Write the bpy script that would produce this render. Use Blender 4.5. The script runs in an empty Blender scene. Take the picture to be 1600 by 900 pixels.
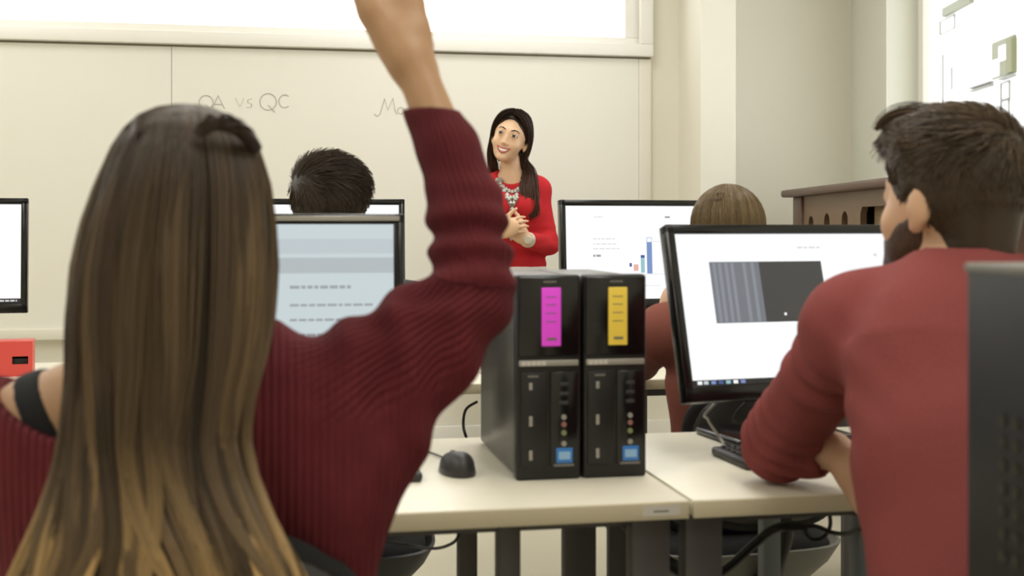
import bpy, bmesh, math, random
import numpy as np
from mathutils import Vector, Matrix

# ------------------------------------------------------------------ camera
YAW = math.radians(10.9)
FPX = 1941.0
HZ = 355.0
CAMZ = 1.159
SY, CY = math.sin(YAW), math.cos(YAW)
scene = bpy.context.scene
cam_data = bpy.data.cameras.new('camera')
cam = bpy.data.objects.new('camera', cam_data)
scene.collection.objects.link(cam)
cam.location = (0, 0, CAMZ)
cam.rotation_euler = (math.pi / 2, 0, -YAW)
cam_data.sensor_width = 36.0
cam_data.lens = FPX / 1600 * 36
cam_data.shift_y = (HZ - 450) / 1600
cam_data.clip_start = 0.05
cam_data.dof.use_dof = True
cam_data.dof.focus_distance = 4.2
cam_data.dof.aperture_fstop = 5.0
scene.camera = cam

# ------------------------------------------------------------------ view, sky, lights
scene.view_settings.view_transform = 'Standard'
scene.view_settings.look = 'None'
scene.view_settings.gamma = 1.0
scene.view_settings.use_curve_mapping = False
scene.view_settings.exposure = -0.05
world = bpy.data.worlds.new('overcast_sky')
scene.world = world
world.use_nodes = True
bg = world.node_tree.nodes['Background']
bg.inputs[0].default_value = (0.95, 0.98, 1.0, 1)
bg.inputs[1].default_value = 3.0


def area_light(name, loc, rot, sx, sy, power, col):
    l = bpy.data.lights.new(name, 'AREA')
    l.shape = 'RECTANGLE'
    l.size, l.size_y = sx, sy
    l.energy = power
    l.color = col
    o = bpy.data.objects.new(name, l)
    scene.collection.objects.link(o)
    o.location = loc
    o.rotation_euler = rot
    return o


WARM = (1.0, 0.98, 0.93)
for i, (lx, ly) in enumerate(((-1.6, -1.5), (0.9, -1.5), (-1.6, 0.6), (0.9, 0.6), (-1.6, 2.6), (0.9, 2.6), (-1.6, 4.6), (0.9, 4.6))):  # the two behind the camera are added to brighten faces turned to it
    area_light('ceiling_lamp', (lx, ly, 2.96), (0, 0, 0), 0.6, 1.2, 12 if ly < 0 else 20, WARM)


# ------------------------------------------------------------------ projection helpers (photo pixel + distance -> place in the room)
def W(px, py, d):
    u = (px - 800) / FPX
    return np.array((d * (u * CY + SY), d * (CY - u * SY), CAMZ + d * (HZ - py) / FPX))


def on_y(px, py, Y):
    u = (px - 800) / FPX
    return W(px, py, Y / (CY - u * SY))


def on_z(px, py, z):
    return W(px, py, (CAMZ - z) * FPX / (py - HZ))


# ------------------------------------------------------------------ materials
def lin(c):
    return tuple(((x / 255) / 12.92 if x / 255 <= 0.04045 else ((x / 255 + 0.055) / 1.055) ** 2.4) for x in c)


def mat(name, rgb, rough=0.6, metal=0.0, noise=0.0, scale=20.0, bump=0.0, sss=0.0, spec=None, stretch=None):
    m = bpy.data.materials.new(name)
    m.use_nodes = True
    nt = m.node_tree
    b = nt.nodes['Principled BSDF']
    c = lin(rgb)
    b.inputs['Base Color'].default_value = (*c, 1)
    b.inputs['Roughness'].default_value = rough
    b.inputs['Metallic'].default_value = metal
    if spec is not None:
        b.inputs['Specular IOR Level'].default_value = spec
    if sss:
        b.inputs['Subsurface Weight'].default_value = sss
        b.inputs['Subsurface Radius'].default_value = (0.012, 0.005, 0.003)
        b.inputs['Subsurface Scale'].default_value = 1.0
    if noise or bump:
        tc = nt.nodes.new('ShaderNodeTexCoord')
        nz = nt.nodes.new('ShaderNodeTexNoise')
        nz.inputs['Scale'].default_value = scale
        nz.inputs['Detail'].default_value = 4
        if stretch:
            mp = nt.nodes.new('ShaderNodeMapping')
            mp.inputs['Scale'].default_value = stretch
            nt.links.new(tc.outputs['Object'], mp.inputs['Vector'])
            nt.links.new(mp.outputs['Vector'], nz.inputs['Vector'])
        else:
            nt.links.new(tc.outputs['Object'], nz.inputs['Vector'])
        if noise:
            mx = nt.nodes.new('ShaderNodeMix')
            mx.data_type = 'RGBA'
            mx.inputs[6].default_value = (*[x * (1 - noise) for x in c], 1)
            mx.inputs[7].default_value = (*[min(1, x * (1 + noise)) for x in c], 1)
            nt.links.new(nz.outputs['Fac'], mx.inputs[0])
            nt.links.new(mx.outputs[2], b.inputs['Base Color'])
        if bump:
            bp = nt.nodes.new('ShaderNodeBump')
            bp.inputs['Strength'].default_value = 0.6
            bp.inputs['Distance'].default_value = bump
            nt.links.new(nz.outputs['Fac'], bp.inputs['Height'])
            nt.links.new(bp.outputs['Normal'], b.inputs['Normal'])
    return m


def emit(name, rgb, strength=1.0):
    m = bpy.data.materials.new(name)
    m.use_nodes = True
    nt = m.node_tree
    b = nt.nodes['Principled BSDF']
    b.inputs['Base Color'].default_value = (0.02, 0.02, 0.02, 1)
    b.inputs['Roughness'].default_value = 0.5
    b.inputs['Emission Color'].default_value = (*lin(rgb), 1)
    b.inputs['Emission Strength'].default_value = strength
    return m


def glass(name):
    m = bpy.data.materials.new(name)
    m.use_nodes = True
    nt = m.node_tree
    nt.nodes.remove(nt.nodes['Principled BSDF'])
    out = nt.nodes['Material Output']
    tr = nt.nodes.new('ShaderNodeBsdfTransparent')
    gl = nt.nodes.new('ShaderNodeBsdfGlossy')
    gl.inputs['Roughness'].default_value = 0.02
    mx = nt.nodes.new('ShaderNodeMixShader')
    mx.inputs[0].default_value = 0.06
    nt.links.new(tr.outputs[0], mx.inputs[1])
    nt.links.new(gl.outputs[0], mx.inputs[2])
    nt.links.new(mx.outputs[0], out.inputs[0])
    return m


def hair_mat(name, root, tip, tint_amt=0.5, z0=None, z1=None, alt=None, rough=0.42):
    """hair dyed from root to tip by the strand's own 'along' attribute, varied strand by strand by 'tint'"""
    m = bpy.data.materials.new(name)
    m.use_nodes = True
    nt = m.node_tree
    b = nt.nodes['Principled BSDF']
    b.inputs['Roughness'].default_value = rough
    b.inputs['Specular IOR Level'].default_value = 0.28
    al = nt.nodes.new('ShaderNodeAttribute'); al.attribute_name = 'along'
    ti = nt.nodes.new('ShaderNodeAttribute'); ti.attribute_name = 'tint'
    mx = nt.nodes.new('ShaderNodeMix'); mx.data_type = 'RGBA'
    mx.inputs[6].default_value = (*lin(root), 1)
    mx.inputs[7].default_value = (*lin(tip), 1)
    nt.links.new(al.outputs['Fac'], mx.inputs[0])
    mr = nt.nodes.new('ShaderNodeMapRange')
    mr.inputs[3].default_value = 1 - tint_amt
    mr.inputs[4].default_value = 1 + tint_amt
    nt.links.new(ti.outputs['Fac'], mr.inputs[0])
    vm = nt.nodes.new('ShaderNodeVectorMath'); vm.operation = 'SCALE'
    nt.links.new(mx.outputs[2], vm.inputs[0])
    nt.links.new(mr.outputs[0], vm.inputs['Scale'])
    nt.links.new(vm.outputs[0], b.inputs['Base Color'])
    return m


def knit_mat(name, rgb, n_arm=40, freq=900.0, dist=0.0016, rough=0.85):
    """ribbed knit: ribs run round the sleeve by the 'arm' attribute (cos, sin, weight), vertical ribs elsewhere"""
    m = bpy.data.materials.new(name)
    m.use_nodes = True
    nt = m.node_tree
    b = nt.nodes['Principled BSDF']
    c = lin(rgb)
    b.inputs['Roughness'].default_value = rough
    b.inputs['Specular IOR Level'].default_value = 0.15
    b.inputs['Sheen Weight'].default_value = 0.25
    b.inputs['Sheen Tint'].default_value = (*c, 1)
    at = nt.nodes.new('ShaderNodeAttribute'); at.attribute_name = 'arm'
    sp = nt.nodes.new('ShaderNodeSeparateXYZ')
    nt.links.new(at.outputs['Vector'], sp.inputs[0])
    a2 = nt.nodes.new('ShaderNodeMath'); a2.operation = 'ARCTAN2'
    nt.links.new(sp.outputs[1], a2.inputs[0]); nt.links.new(sp.outputs[0], a2.inputs[1])
    mu = nt.nodes.new('ShaderNodeMath'); mu.operation = 'MULTIPLY'; mu.inputs[1].default_value = n_arm
    nt.links.new(a2.outputs[0], mu.inputs[0])
    sn = nt.nodes.new('ShaderNodeMath'); sn.operation = 'SINE'
    nt.links.new(mu.outputs[0], sn.inputs[0])
    tc = nt.nodes.new('ShaderNodeTexCoord')
    sx = nt.nodes.new('ShaderNodeSeparateXYZ')
    nt.links.new(tc.outputs['Object'], sx.inputs[0])
    m2 = nt.nodes.new('ShaderNodeMath'); m2.operation = 'MULTIPLY'; m2.inputs[1].default_value = freq
    nt.links.new(sx.outputs[0], m2.inputs[0])
    s2 = nt.nodes.new('ShaderNodeMath'); s2.operation = 'SINE'
    nt.links.new(m2.outputs[0], s2.inputs[0])
    s3 = nt.nodes.new('ShaderNodeMath'); s3.operation = 'MULTIPLY'; s3.inputs[1].default_value = 0.45
    nt.links.new(s2.outputs[0], s3.inputs[0])
    mm = nt.nodes.new('ShaderNodeMix')
    nt.links.new(sp.outputs[2], mm.inputs[0])
    nt.links.new(s3.outputs[0], mm.inputs[2]); nt.links.new(sn.outputs[0], mm.inputs[3])
    bp = nt.nodes.new('ShaderNodeBump')
    bp.inputs['Strength'].default_value = 0.8
    bp.inputs['Distance'].default_value = dist
    nt.links.new(mm.outputs[0], bp.inputs['Height'])
    nt.links.new(bp.outputs['Normal'], b.inputs['Normal'])
    nz = nt.nodes.new('ShaderNodeTexNoise'); nz.inputs['Scale'].default_value = 35
    nt.links.new(tc.outputs['Object'], nz.inputs['Vector'])
    mx = nt.nodes.new('ShaderNodeMix'); mx.data_type = 'RGBA'
    mx.inputs[6].default_value = (*[x * 0.8 for x in c], 1)
    mx.inputs[7].default_value = (*[x * 1.2 for x in c], 1)
    nt.links.new(nz.outputs['Fac'], mx.inputs[0])
    nt.links.new(mx.outputs[2], b.inputs['Base Color'])
    return m


M = {}
M['wall'] = mat('cream_wall_paint', (233, 229, 215), 0.75, noise=0.02, scale=3)
M['wall_cool'] = mat('pale_wall_paint', (226, 226, 214), 0.75, noise=0.02, scale=3)
M['white_paint'] = mat('white_gloss_paint', (240, 237, 229), 0.45)
M['board'] = mat('whiteboard_enamel', (234, 231, 220), 0.35, noise=0.012, scale=2, spec=0.3)
M['board_trim'] = mat('whiteboard_trim', (228, 224, 211), 0.45)
M['gap'] = mat('dark_joint', (150, 142, 120), 0.8)
M['floor'] = mat('speckled_terrazzo', (216, 210, 190), 0.45, noise=0.07, scale=160)
M['ceiling'] = mat('ceiling_white', (238, 236, 228), 0.9)
M['desk'] = mat('cream_laminate', (233, 227, 208), 0.38, noise=0.03, scale=8, stretch=(1, 12, 1))
M['desk_edge_shade'] = mat('shaded_laminate_edge', (205, 194, 165), 0.5)  # same cream laminate, darkened to paint shade on the front edge
M['desk_leg'] = mat('dark_grey_steel', (84, 80, 78), 0.5, metal=0.0, noise=0.03)
M['steel_blue'] = mat('blue_grey_steel', (120, 126, 132), 0.45)
M['black'] = mat('black_plastic', (22, 21, 21), 0.42)
M['black_gloss'] = mat('gloss_black_plastic', (14, 13, 14), 0.18)
M['black_satin'] = mat('satin_black_plastic', (22, 20, 19), 0.45)
M['dark_grey'] = mat('dark_grey_plastic', (52, 50, 50), 0.45)
M['case'] = mat('grey_metal_case', (92, 90, 86), 0.33, metal=0.55)
M['chrome'] = mat('chrome', (190, 188, 182), 0.2, metal=0.9)
M['silver'] = mat('silver_plastic', (168, 164, 156), 0.35, metal=0.3)
M['fabric_black'] = mat('black_upholstery', (24, 24, 24), 0.9, noise=0.15, scale=200)
M['shell'] = mat('grey_chair_plastic', (118, 116, 108), 0.5)
M['magenta'] = mat('magenta_label', (255, 84, 252), 0.5, noise=0.05, scale=40)
M['yellow'] = mat('yellow_label', (255, 220, 84), 0.5, noise=0.05, scale=40)
M['blue_sticker'] = mat('blue_sticker', (58, 128, 205), 0.35)
M['pale'] = mat('pale_print', (205, 200, 190), 0.6)
M['mid_print'] = mat('mid_grey_print', (120, 116, 110), 0.6)
M['red_plastic'] = mat('red_plastic', (216, 78, 70), 0.4)
M['wood'] = mat('dark_mahogany', (80, 54, 40), 0.4, noise=0.3, scale=6, stretch=(1, 1, 9))
M['wood_light'] = mat('brown_veneer', (108, 84, 62), 0.45, noise=0.22, scale=5, stretch=(1, 1, 8))
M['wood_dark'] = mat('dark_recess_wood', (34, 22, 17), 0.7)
M['grille'] = mat('gold_mottled_cloth', (120, 98, 66), 0.7, noise=0.6, scale=90)
M['glass'] = glass('window_glass')
M['skin'] = mat('skin_light_tan', (178, 138, 102), 0.5, noise=0.05, scale=30, sss=0.12)
M['skin2'] = mat('skin_fair', (210, 168, 136), 0.5, noise=0.05, scale=30, sss=0.12)
M['skin3'] = mat('skin_warm', (222, 182, 146), 0.5, noise=0.04, scale=30, sss=0.12)
M['lip'] = mat('lip_colour', (176, 92, 84), 0.4)
M['tooth'] = mat('tooth_white', (240, 235, 222), 0.3)
M['eye_white'] = mat('eye_white', (225, 218, 208), 0.3)
M['iris'] = mat('dark_iris', (38, 24, 18), 0.2)
M['brow'] = mat('dark_brow', (58, 40, 30), 0.8)
M['burgundy'] = knit_mat('burgundy_knit', (96, 37, 42), 44, 700.0, 0.0024)
M['rust'] = mat('faded_red_fine_knit', (132, 68, 66), 0.9, noise=0.12, scale=260, bump=0.0006, spec=0.15)
M['red'] = mat('bright_red_knit', (194, 46, 52), 0.9, noise=0.08, scale=200, spec=0.15)
M['brown_knit'] = mat('brown_red_knit', (128, 76, 66), 0.9, noise=0.12, scale=200, spec=0.15)
M['grey_shirt'] = mat('charcoal_shirt', (48, 50, 56), 0.9, noise=0.1, scale=120)
M['denim'] = mat('dark_denim', (38, 42, 56), 0.9, noise=0.15, scale=200)
M['black_cloth'] = mat('black_cloth', (26, 26, 29), 0.9, noise=0.1, scale=120)
M['white_cloth'] = mat('white_cloth', (232, 228, 222), 0.8)
M['shoe'] = mat('black_leather', (28, 25, 24), 0.4)
M['ink'] = mat('faint_grey_marker', (190, 185, 175), 0.7)
M['ink_faint'] = mat('fainter_grey_marker', (216, 211, 199), 0.7)
M['scr_white'] = emit('screen_white', (252, 253, 255), 1.05)
M['scr_grey'] = emit('screen_pale_blue', (200, 212, 216), 1.0)
M['scr_band'] = emit('screen_band', (178, 187, 191), 1.0)
M['scr_band2'] = emit('screen_band_light', (190, 200, 205), 1.0)
M['scr_text'] = emit('screen_text_grey', (158, 164, 168), 1.0)
M['scr_textw'] = emit('screen_text_faint', (222, 222, 226), 1.0)
M['scr_dark'] = emit('screen_dark_panel', (58, 57, 57), 1.0)
M['scr_mid'] = emit('screen_slate_panel', (112, 116, 124), 1.0)
M['scr_stripe'] = emit('screen_slate_stripe', (134, 138, 148), 1.0)
M['scr_task'] = emit('screen_taskbar', (18, 18, 24), 1.0)
M['scr_blue'] = emit('screen_blue', (120, 146, 200), 1.0)
M['scr_navy'] = emit('screen_navy', (60, 88, 150), 1.0)
M['scr_red'] = emit('screen_pink', (235, 176, 168), 1.0)
M['scr_teal'] = emit('screen_teal', (150, 196, 204), 1.0)
M['facade'] = mat('white_render', (240, 240, 236), 0.9)
M['facade_line'] = mat('facade_line_grey', (124, 122, 116), 0.9)
M['facade_win'] = mat('facade_window_olive', (112, 112, 90), 0.6)
M['facade_green'] = mat('facade_shutter_olive', (98, 98, 62), 0.6)
M['watch'] = mat('watch_metal', (222, 214, 198), 0.3, metal=0.4)


# ------------------------------------------------------------------ mesh builder
class MB:
    def __init__(self):
        self.v, self.f = [], []

    def add(self, v, f, mtx=None):
        n = len(self.v)
        if mtx is not None:
            v = [mtx @ Vector(p) for p in v]
        self.v += [tuple(float(c) for c in p) for p in v]
        self.f += [tuple(i + n for i in q) for q in f]
        return self

    def box(self, lo, hi, mtx=None):
        (a, b, c), (d, e, f) = lo, hi
        v = [(a, b, c), (d, b, c), (d, e, c), (a, e, c), (a, b, f), (d, b, f), (d, e, f), (a, e, f)]
        return self.add(v, [(0, 3, 2, 1), (4, 5, 6, 7), (0, 1, 5, 4), (1, 2, 6, 5), (2, 3, 7, 6), (3, 0, 4, 7)], mtx)

    def rbox(self, lo, hi, r=0.004, seg=2, mtx=None):
        bm = bmesh.new()
        bmesh.ops.create_cube(bm, size=1)
        lo, hi = Vector(lo), Vector(hi)
        c, s = (lo + hi) / 2, hi - lo
        for w in bm.verts:
            w.co = Vector((w.co.x * s.x, w.co.y * s.y, w.co.z * s.z)) + c
        bmesh.ops.bevel(bm, geom=bm.edges[:], offset=min(r, min(s) * 0.49), segments=seg, affect='EDGES', profile=0.5)
        bm.verts.index_update()
        v = [w.co.copy() for w in bm.verts]
        f = [[w.index for w in q.verts] for q in bm.faces]
        bm.free()
        return self.add(v, f, mtx)

    def tube(self, pts, r, n=8, cap=True, mtx=None):
        pts = [Vector(tuple(float(c) for c in p)) for p in pts]
        K = len(pts)
        rs = r if isinstance(r, (list, tuple)) else [r] * K
        v, f = [], []
        ref = None
        for i, p in enumerate(pts):
            t = (pts[min(i + 1, K - 1)] - pts[max(i - 1, 0)]).normalized()
            if ref is None:
                ref = Vector((0, 0, 1)) if abs(t.z) < 0.9 else Vector((1, 0, 0))
            a = (ref - t * ref.dot(t)).normalized()
            b = t.cross(a)
            ref = a
            for j in range(n):
                th = 2 * math.pi * j / n
                v.append(p + (a * math.cos(th) + b * math.sin(th)) * rs[i])
        for i in range(K - 1):
            for j in range(n):
                k = (j + 1) % n
                f.append((i * n + j, i * n + k, (i + 1) * n + k, (i + 1) * n + j))
        if cap:
            f.append(tuple(range(n - 1, -1, -1)))
            f.append(tuple((K - 1) * n + j for j in range(n)))
        return self.add(v, f, mtx)

    def cyl(self, a, b, ra, rb=None, n=20, mtx=None):
        return self.tube([a, b], [ra, ra if rb is None else rb], n, True, mtx)

    def lathe(self, prof, n=24, mtx=None):
        v, f = [], []
        for (r, z) in prof:
            for j in range(n):
                th = 2 * math.pi * j / n
                v.append((r * math.cos(th), r * math.sin(th), z))
        for i in range(len(prof) - 1):
            for j in range(n):
                k = (j + 1) % n
                f.append((i * n + j, i * n + k, (i + 1) * n + k, (i + 1) * n + j))
        f.append(tuple(range(n - 1, -1, -1)))
        f.append(tuple((len(prof) - 1) * n + j for j in range(n)))
        return self.add(v, f, mtx)

    def grid_solid(self, top, bot):
        """closed solid between two equally sized grids of points"""
        R, C = len(top), len(top[0])
        v = [p for row in top for p in row] + [p for row in bot for p in row]
        o = R * C
        f = []
        for i in range(R - 1):
            for j in range(C - 1):
                a = i * C + j
                f.append((a, a + 1, a + C + 1, a + C))
                f.append((o + a, o + a + C, o + a + C + 1, o + a + 1))
        rim = [j for j in range(C)] + [i * C + C - 1 for i in range(1, R)] + [(R - 1) * C + j for j in range(C - 2, -1, -1)] + [i * C for i in range(R - 2, 0, -1)]
        for q in range(len(rim)):
            a, b = rim[q], rim[(q + 1) % len(rim)]
            f.append((b, a, o + a, o + b))
        return self.add(v, f)

    def plate(self, outer, holes, t, mtx=None):
        """flat plate in the local XZ plane (thickness along Y) with holes cut through"""
        cu = bpy.data.curves.new('tmp', 'CURVE')
        cu.dimensions = '2D'
        cu.fill_mode = 'BOTH'
        cu.extrude = t / 2
        for loop in [outer] + holes:
            s = cu.splines.new('POLY')
            s.points.add(len(loop) - 1)
            for p, (x, z) in zip(s.points, loop):
                p.co = (x, z, 0, 1)
            s.use_cyclic_u = True
        ob = bpy.data.objects.new('tmp', cu)
        scene.collection.objects.link(ob)
        dg = bpy.context.evaluated_depsgraph_get()
        me = bpy.data.meshes.new_from_object(ob.evaluated_get(dg))
        v = [(p.co.x, p.co.z, p.co.y) for p in me.vertices]
        f = [tuple(reversed(q.vertices)) for q in me.polygons]
        bpy.data.objects.remove(ob)
        bpy.data.curves.remove(cu)
        bpy.data.meshes.remove(me)
        return self.add(v, f, mtx)

    def build(self, name, m, parent=None, smooth=True, angle=40):
        me = bpy.data.meshes.new(name)
        me.from_pydata(self.v, [], self.f)
        me.materials.append(m if not isinstance(m, str) else M[m])
        if smooth:
            me.polygons.foreach_set('use_smooth', [True] * len(me.polygons))
            me.set_sharp_from_angle(angle=math.radians(angle))
        me.update()
        o = bpy.data.objects.new(name, me)
        scene.collection.objects.link(o)
        if parent is not None:
            o.parent = parent
        return o


def tag(o, label=None, cat=None, group=None, kind=None):
    if label: o['label'] = label
    if cat: o['category'] = cat
    if group: o['group'] = group
    if kind: o['kind'] = kind
    return o


def empty(name, loc, rz=0.0, label=None, cat=None, group=None):
    o = bpy.data.objects.new(name, None)
    scene.collection.objects.link(o)
    o.location = tuple(float(c) for c in loc)
    o.rotation_euler = (0, 0, rz)
    return tag(o, label, cat, group)


def copy_tree(o, parent=None):
    kids = [c for c in scene.objects if c.parent == o]
    c = o.copy()
    scene.collection.objects.link(c)
    if parent is not None:
        c.parent = parent
    for k in kids:
        copy_tree(k, c)
    return c


def struct(o):
    o['kind'] = 'structure'
    return o

# ================================================================== THE ROOM
WY = 5.90                       # front wall
RC = np.array((2.90, 5.90))     # corner of the front wall and the right wall
RA = math.radians(9.7)
RD = np.array((-math.sin(RA), -math.cos(RA)))     # along the right wall towards the camera
RN = np.array((math.cos(RA), -math.sin(RA)))      # outwards through the right wall
RW = Matrix(((RD[0], RN[0], 0, RC[0]), (RD[1], RN[1], 0, RC[1]), (0, 0, 1, 0), (0, 0, 0, 1)))   # local (along, outwards, up)
BACK, LEFT = -2.6, -3.7
TOPZ = 3.0

struct(MB().box((LEFT - .2, BACK - .2, -0.1), (4.2, WY + .2, 0)).build('floor', 'floor'))
struct(MB().box((LEFT - .2, BACK - .2, TOPZ), (4.2, WY + .2, TOPZ + .1)).build('ceiling', 'ceiling'))
xr = 1.697                      # right edge of the high window's glass
w = MB()
w.box((LEFT, WY, 0), (1.83, WY + .16, 1.995))
w.box((1.83, WY, 0), (3.1, WY + .16, TOPZ))
w.box((LEFT, WY, 2.80), (1.83, WY + .16, TOPZ))
struct(w.build('wall_front', 'wall'))
struct(MB().box((1.977, 5.57, 0), (2.151, WY, TOPZ)).build('trim_1', 'wall'))      # the boxed column
tl = 8.7
w = MB()
w.box((0, 0, 0), (0.555, .25, TOPZ), RW)
w.box((0.555, 0, 0), (2.75, .25, 1.0), RW)
w.box((0.555, 0, 2.7), (2.75, .25, TOPZ), RW)
w.box((2.75, 0, 0), (tl, .25, TOPZ), RW)
struct(w.build('wall_right', 'wall_cool'))
struct(MB().box((LEFT - .16, BACK, 0), (LEFT, WY, TOPZ)).build('wall_left', 'wall'))
struct(MB().box((LEFT, BACK - .16, 0), (2.6, BACK, TOPZ)).build('wall_back', 'wall'))
struct(MB().rbox((LEFT, WY - .03, 0), (1.977, WY, 0.21), .006).build('baseboard_front', 'white_paint'))

# the high window over the whiteboard
wf = MB()
wf.rbox((LEFT, WY - .06, 1.995), (1.83, WY + .02, 2.055), .006)          # lower rail, outer step
wf.rbox((LEFT, WY - .02, 2.05), (1.766, WY + .06, 2.09), .006)           # lower rail, inner step
wf.rbox((1.765, WY - .06, 2.054), (1.83, WY + .02, 2.765), .006)
wf.rbox((1.697, WY - .021, 2.088), (1.766, WY + .06, 2.765), .006)
wf.rbox((LEFT, WY - .05, 2.76), (1.83, WY + .05, 2.85), .006)
wf.rbox((LEFT, WY - .03, 2.0), (LEFT + .06, WY + .05, 2.8), .006)
win = struct(wf.build('window_1', 'white_paint'))
struct(MB().box((LEFT + .03, WY + .03, 2.06), (1.72, WY + .036, 2.79)).build('window_pane', 'glass', win))

# the tall window in the right wall
wf = MB()
for (a, b) in (((.575, .14, 1.0), (.64, .21, 2.7)), ((2.68, .14, 1.0), (2.75, .21, 2.7))):
    wf.rbox(a, b, .006, 2, RW)
wf.rbox((.6, .14, 1.0), (2.7, .21, 1.07), .006, 2, RW)
wf.rbox((.6, .14, 2.63), (2.7, .21, 2.7), .006, 2, RW)
win2 = struct(wf.build('window_2', 'white_paint'))
struct(MB().box((.62, .17, 1.05), (2.7, .176, 2.65), RW).build('window_pane', 'glass', win2))
struct(MB().rbox((.555, -.03, .97), (2.75, .25, 1.0), .006, 2, RW).build('trim_2', 'white_paint'))

# ------------------------------------------------------------------ whiteboard
BY = WY - 0.022
wb = empty('whiteboard', (0, BY, 0), 0, 'wide whiteboard with faint handwriting on the front wall under the high window', 'whiteboard')
sx1 = on_y(268, 150, BY)[0]
sx2 = on_y(998, 200, BY)[0]
MB().box((-2.4, 0, .70), (sx1 - .0012, .022, 1.985)).build('board_panel', 'board', wb)
MB().box((sx1 + .0012, 0, .70), (sx2 - .001, .022, 1.985)).build('board_panel', 'board', wb)
MB().rbox((sx2, -.006, .70), (1.828, .022, 1.985), .003).build('side_trim', 'board_trim', wb)
MB().box((-2.4, .008, 1.975), (1.83, .020, 1.9945)).build('top_joint', 'gap', wb)
MB().rbox((-2.4, -.045, .655), (1.83, .022, .705), .006).build('marker_tray', 'board_trim', wb)


def stroke(pts, r):
    mb = MB()
    for s in pts:
        mb.tube([on_y(x, y, BY) - np.array((0, BY + .0012, 0)) for x, y in s], r, 5)
    return mb


def arc(cx, cy, rx, ry, a0, a1, n=16):
    return [(cx + rx * math.cos(math.radians(a0 + (a1 - a0) * i / n)), cy + ry * math.sin(math.radians(a0 + (a1 - a0) * i / n))) for i in range(n + 1)]


stroke([arc(322, 160, 11, 11, -160, 200), [(322, 164), (330, 175)],
        [(331, 170), (341, 149), (351, 170)], [(335, 163), (348, 163)]], .0021).build('handwriting', 'ink', wb)
stroke([[(368, 153), (375, 167), (381, 153)], [(394, 154), (387, 156), (387, 160), (393, 162), (393, 167), (385, 168)]], .0019).build('handwriting', 'ink_faint', wb)
stroke([arc(419, 159, 13, 13, -150, 215), [(419, 164), (430, 176)], arc(445, 158, 9, 10, -50, -310)], .0023).build('handwriting', 'ink', wb)
stroke([[(585, 178), (589, 182), (594, 178), (601, 154), (606, 172), (614, 153), (617, 172), (620, 179)],
        arc(626, 173, 5, 5, 0, 360), [(631, 172), (640, 168), (646, 176), (655, 166), (662, 176), (676, 170)]], .0019).build('handwriting', 'ink', wb)


# ------------------------------------------------------------------ house across the street
fd = np.array(((50 / FPX) * CY + SY, CY - (50 / FPX) * SY)); fd /= np.linalg.norm(fd)
f0 = W(1520, 100, 22.0)


def facade_pt(px, py):
    u = (px - 800) / FPX
    d2 = np.array((u * CY + SY, CY - u * SY))
    # solve t*d2 = f0 + s*fd
    A = np.array(((d2[0], -fd[0]), (d2[1], -fd[1])))
    t, s = np.linalg.solve(A, f0[:2])
    return s, CAMZ + t * (HZ - py) / FPX


fn = np.array((fd[1], -fd[0]))
FM = Matrix(((fd[0], fn[0], 0, 0), (fd[1], fn[1], 0, 0), (0, 0, 1, 0), (0, 0, 0, 1)))
house = empty('building', (f0[0], f0[1], -4), 0, 'white building across the street seen through the right window', 'building')
FMl = Matrix.Translation((0, 0, 4)) @ FM
MB().box((-9, 0, -4), (14, 6, 9), FMl).build('wall', 'facade', house)


def frect(pts, th=.04, name='window', m='facade_win', frame=0):
    (s0, z0), (s1, z1) = facade_pt(*pts[0]), facade_pt(*pts[1])
    lo, hi = (min(s0, s1), -th, min(z0, z1)), (max(s0, s1), .0, max(z0, z1))
    mb = MB()
    if frame:
        a, b, c, d = lo[0], hi[0], lo[2], hi[2]
        for q in (((a, -th, c), (b, 0, c + frame)), ((a, -th, d - frame), (b, 0, d)), ((a, -th, c), (a + frame, 0, d)), ((b - frame, -th, c), (b, 0, d))):
            mb.box(q[0], q[1], FMl)
    else:
        mb.box(lo, hi, FMl)
    return mb.build(name, m, house)


fw_ = frect(((1553, 68), (1588, 113)))
for a, b in (((1567, 73), (1579, 92)), ((1554, 96), (1566, 118))):
    p = frect((a, b), .07, 'pane', 'facade'); p.parent = fw_
p = frect(((1580, 62), (1589, 112)), .09, 'shutter', 'facade_green'); p.parent = fw_
frect(((1565, 130), (1579, 156)), .03, 'window', 'facade_line', .018)
frect(((1565, 156), (1578, 185)), .03, 'window', 'facade_line', .018)
frect(((1470, 34), (1493, 44)), .03, 'window', 'facade_line', .014)
frect(((1474, 85), (1474.7, 165)), .03, 'downpipe', 'facade_line')
frect(((1488, 105), (1488.6, 140)), .03, 'downpipe', 'facade_line')
for (xa, ya, xb, yb) in ((1478, 17, 1522, 0), (1520, 142, 1553, 134), (1520, 137, 1553, 129), (1567, 124, 1588, 118)):
    (s0, z0), (s1, z1) = facade_pt(xa, ya), facade_pt(xb, yb)
    zm = (z0 + z1) / 2
    th = .08 if ya == 17 else .012
    MB().box((min(s0, s1), -.08, zm - th), (max(s0, s1), 0, zm + th), FMl).build('ledge', 'facade_win' if ya == 17 else 'facade_line', house)

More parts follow.
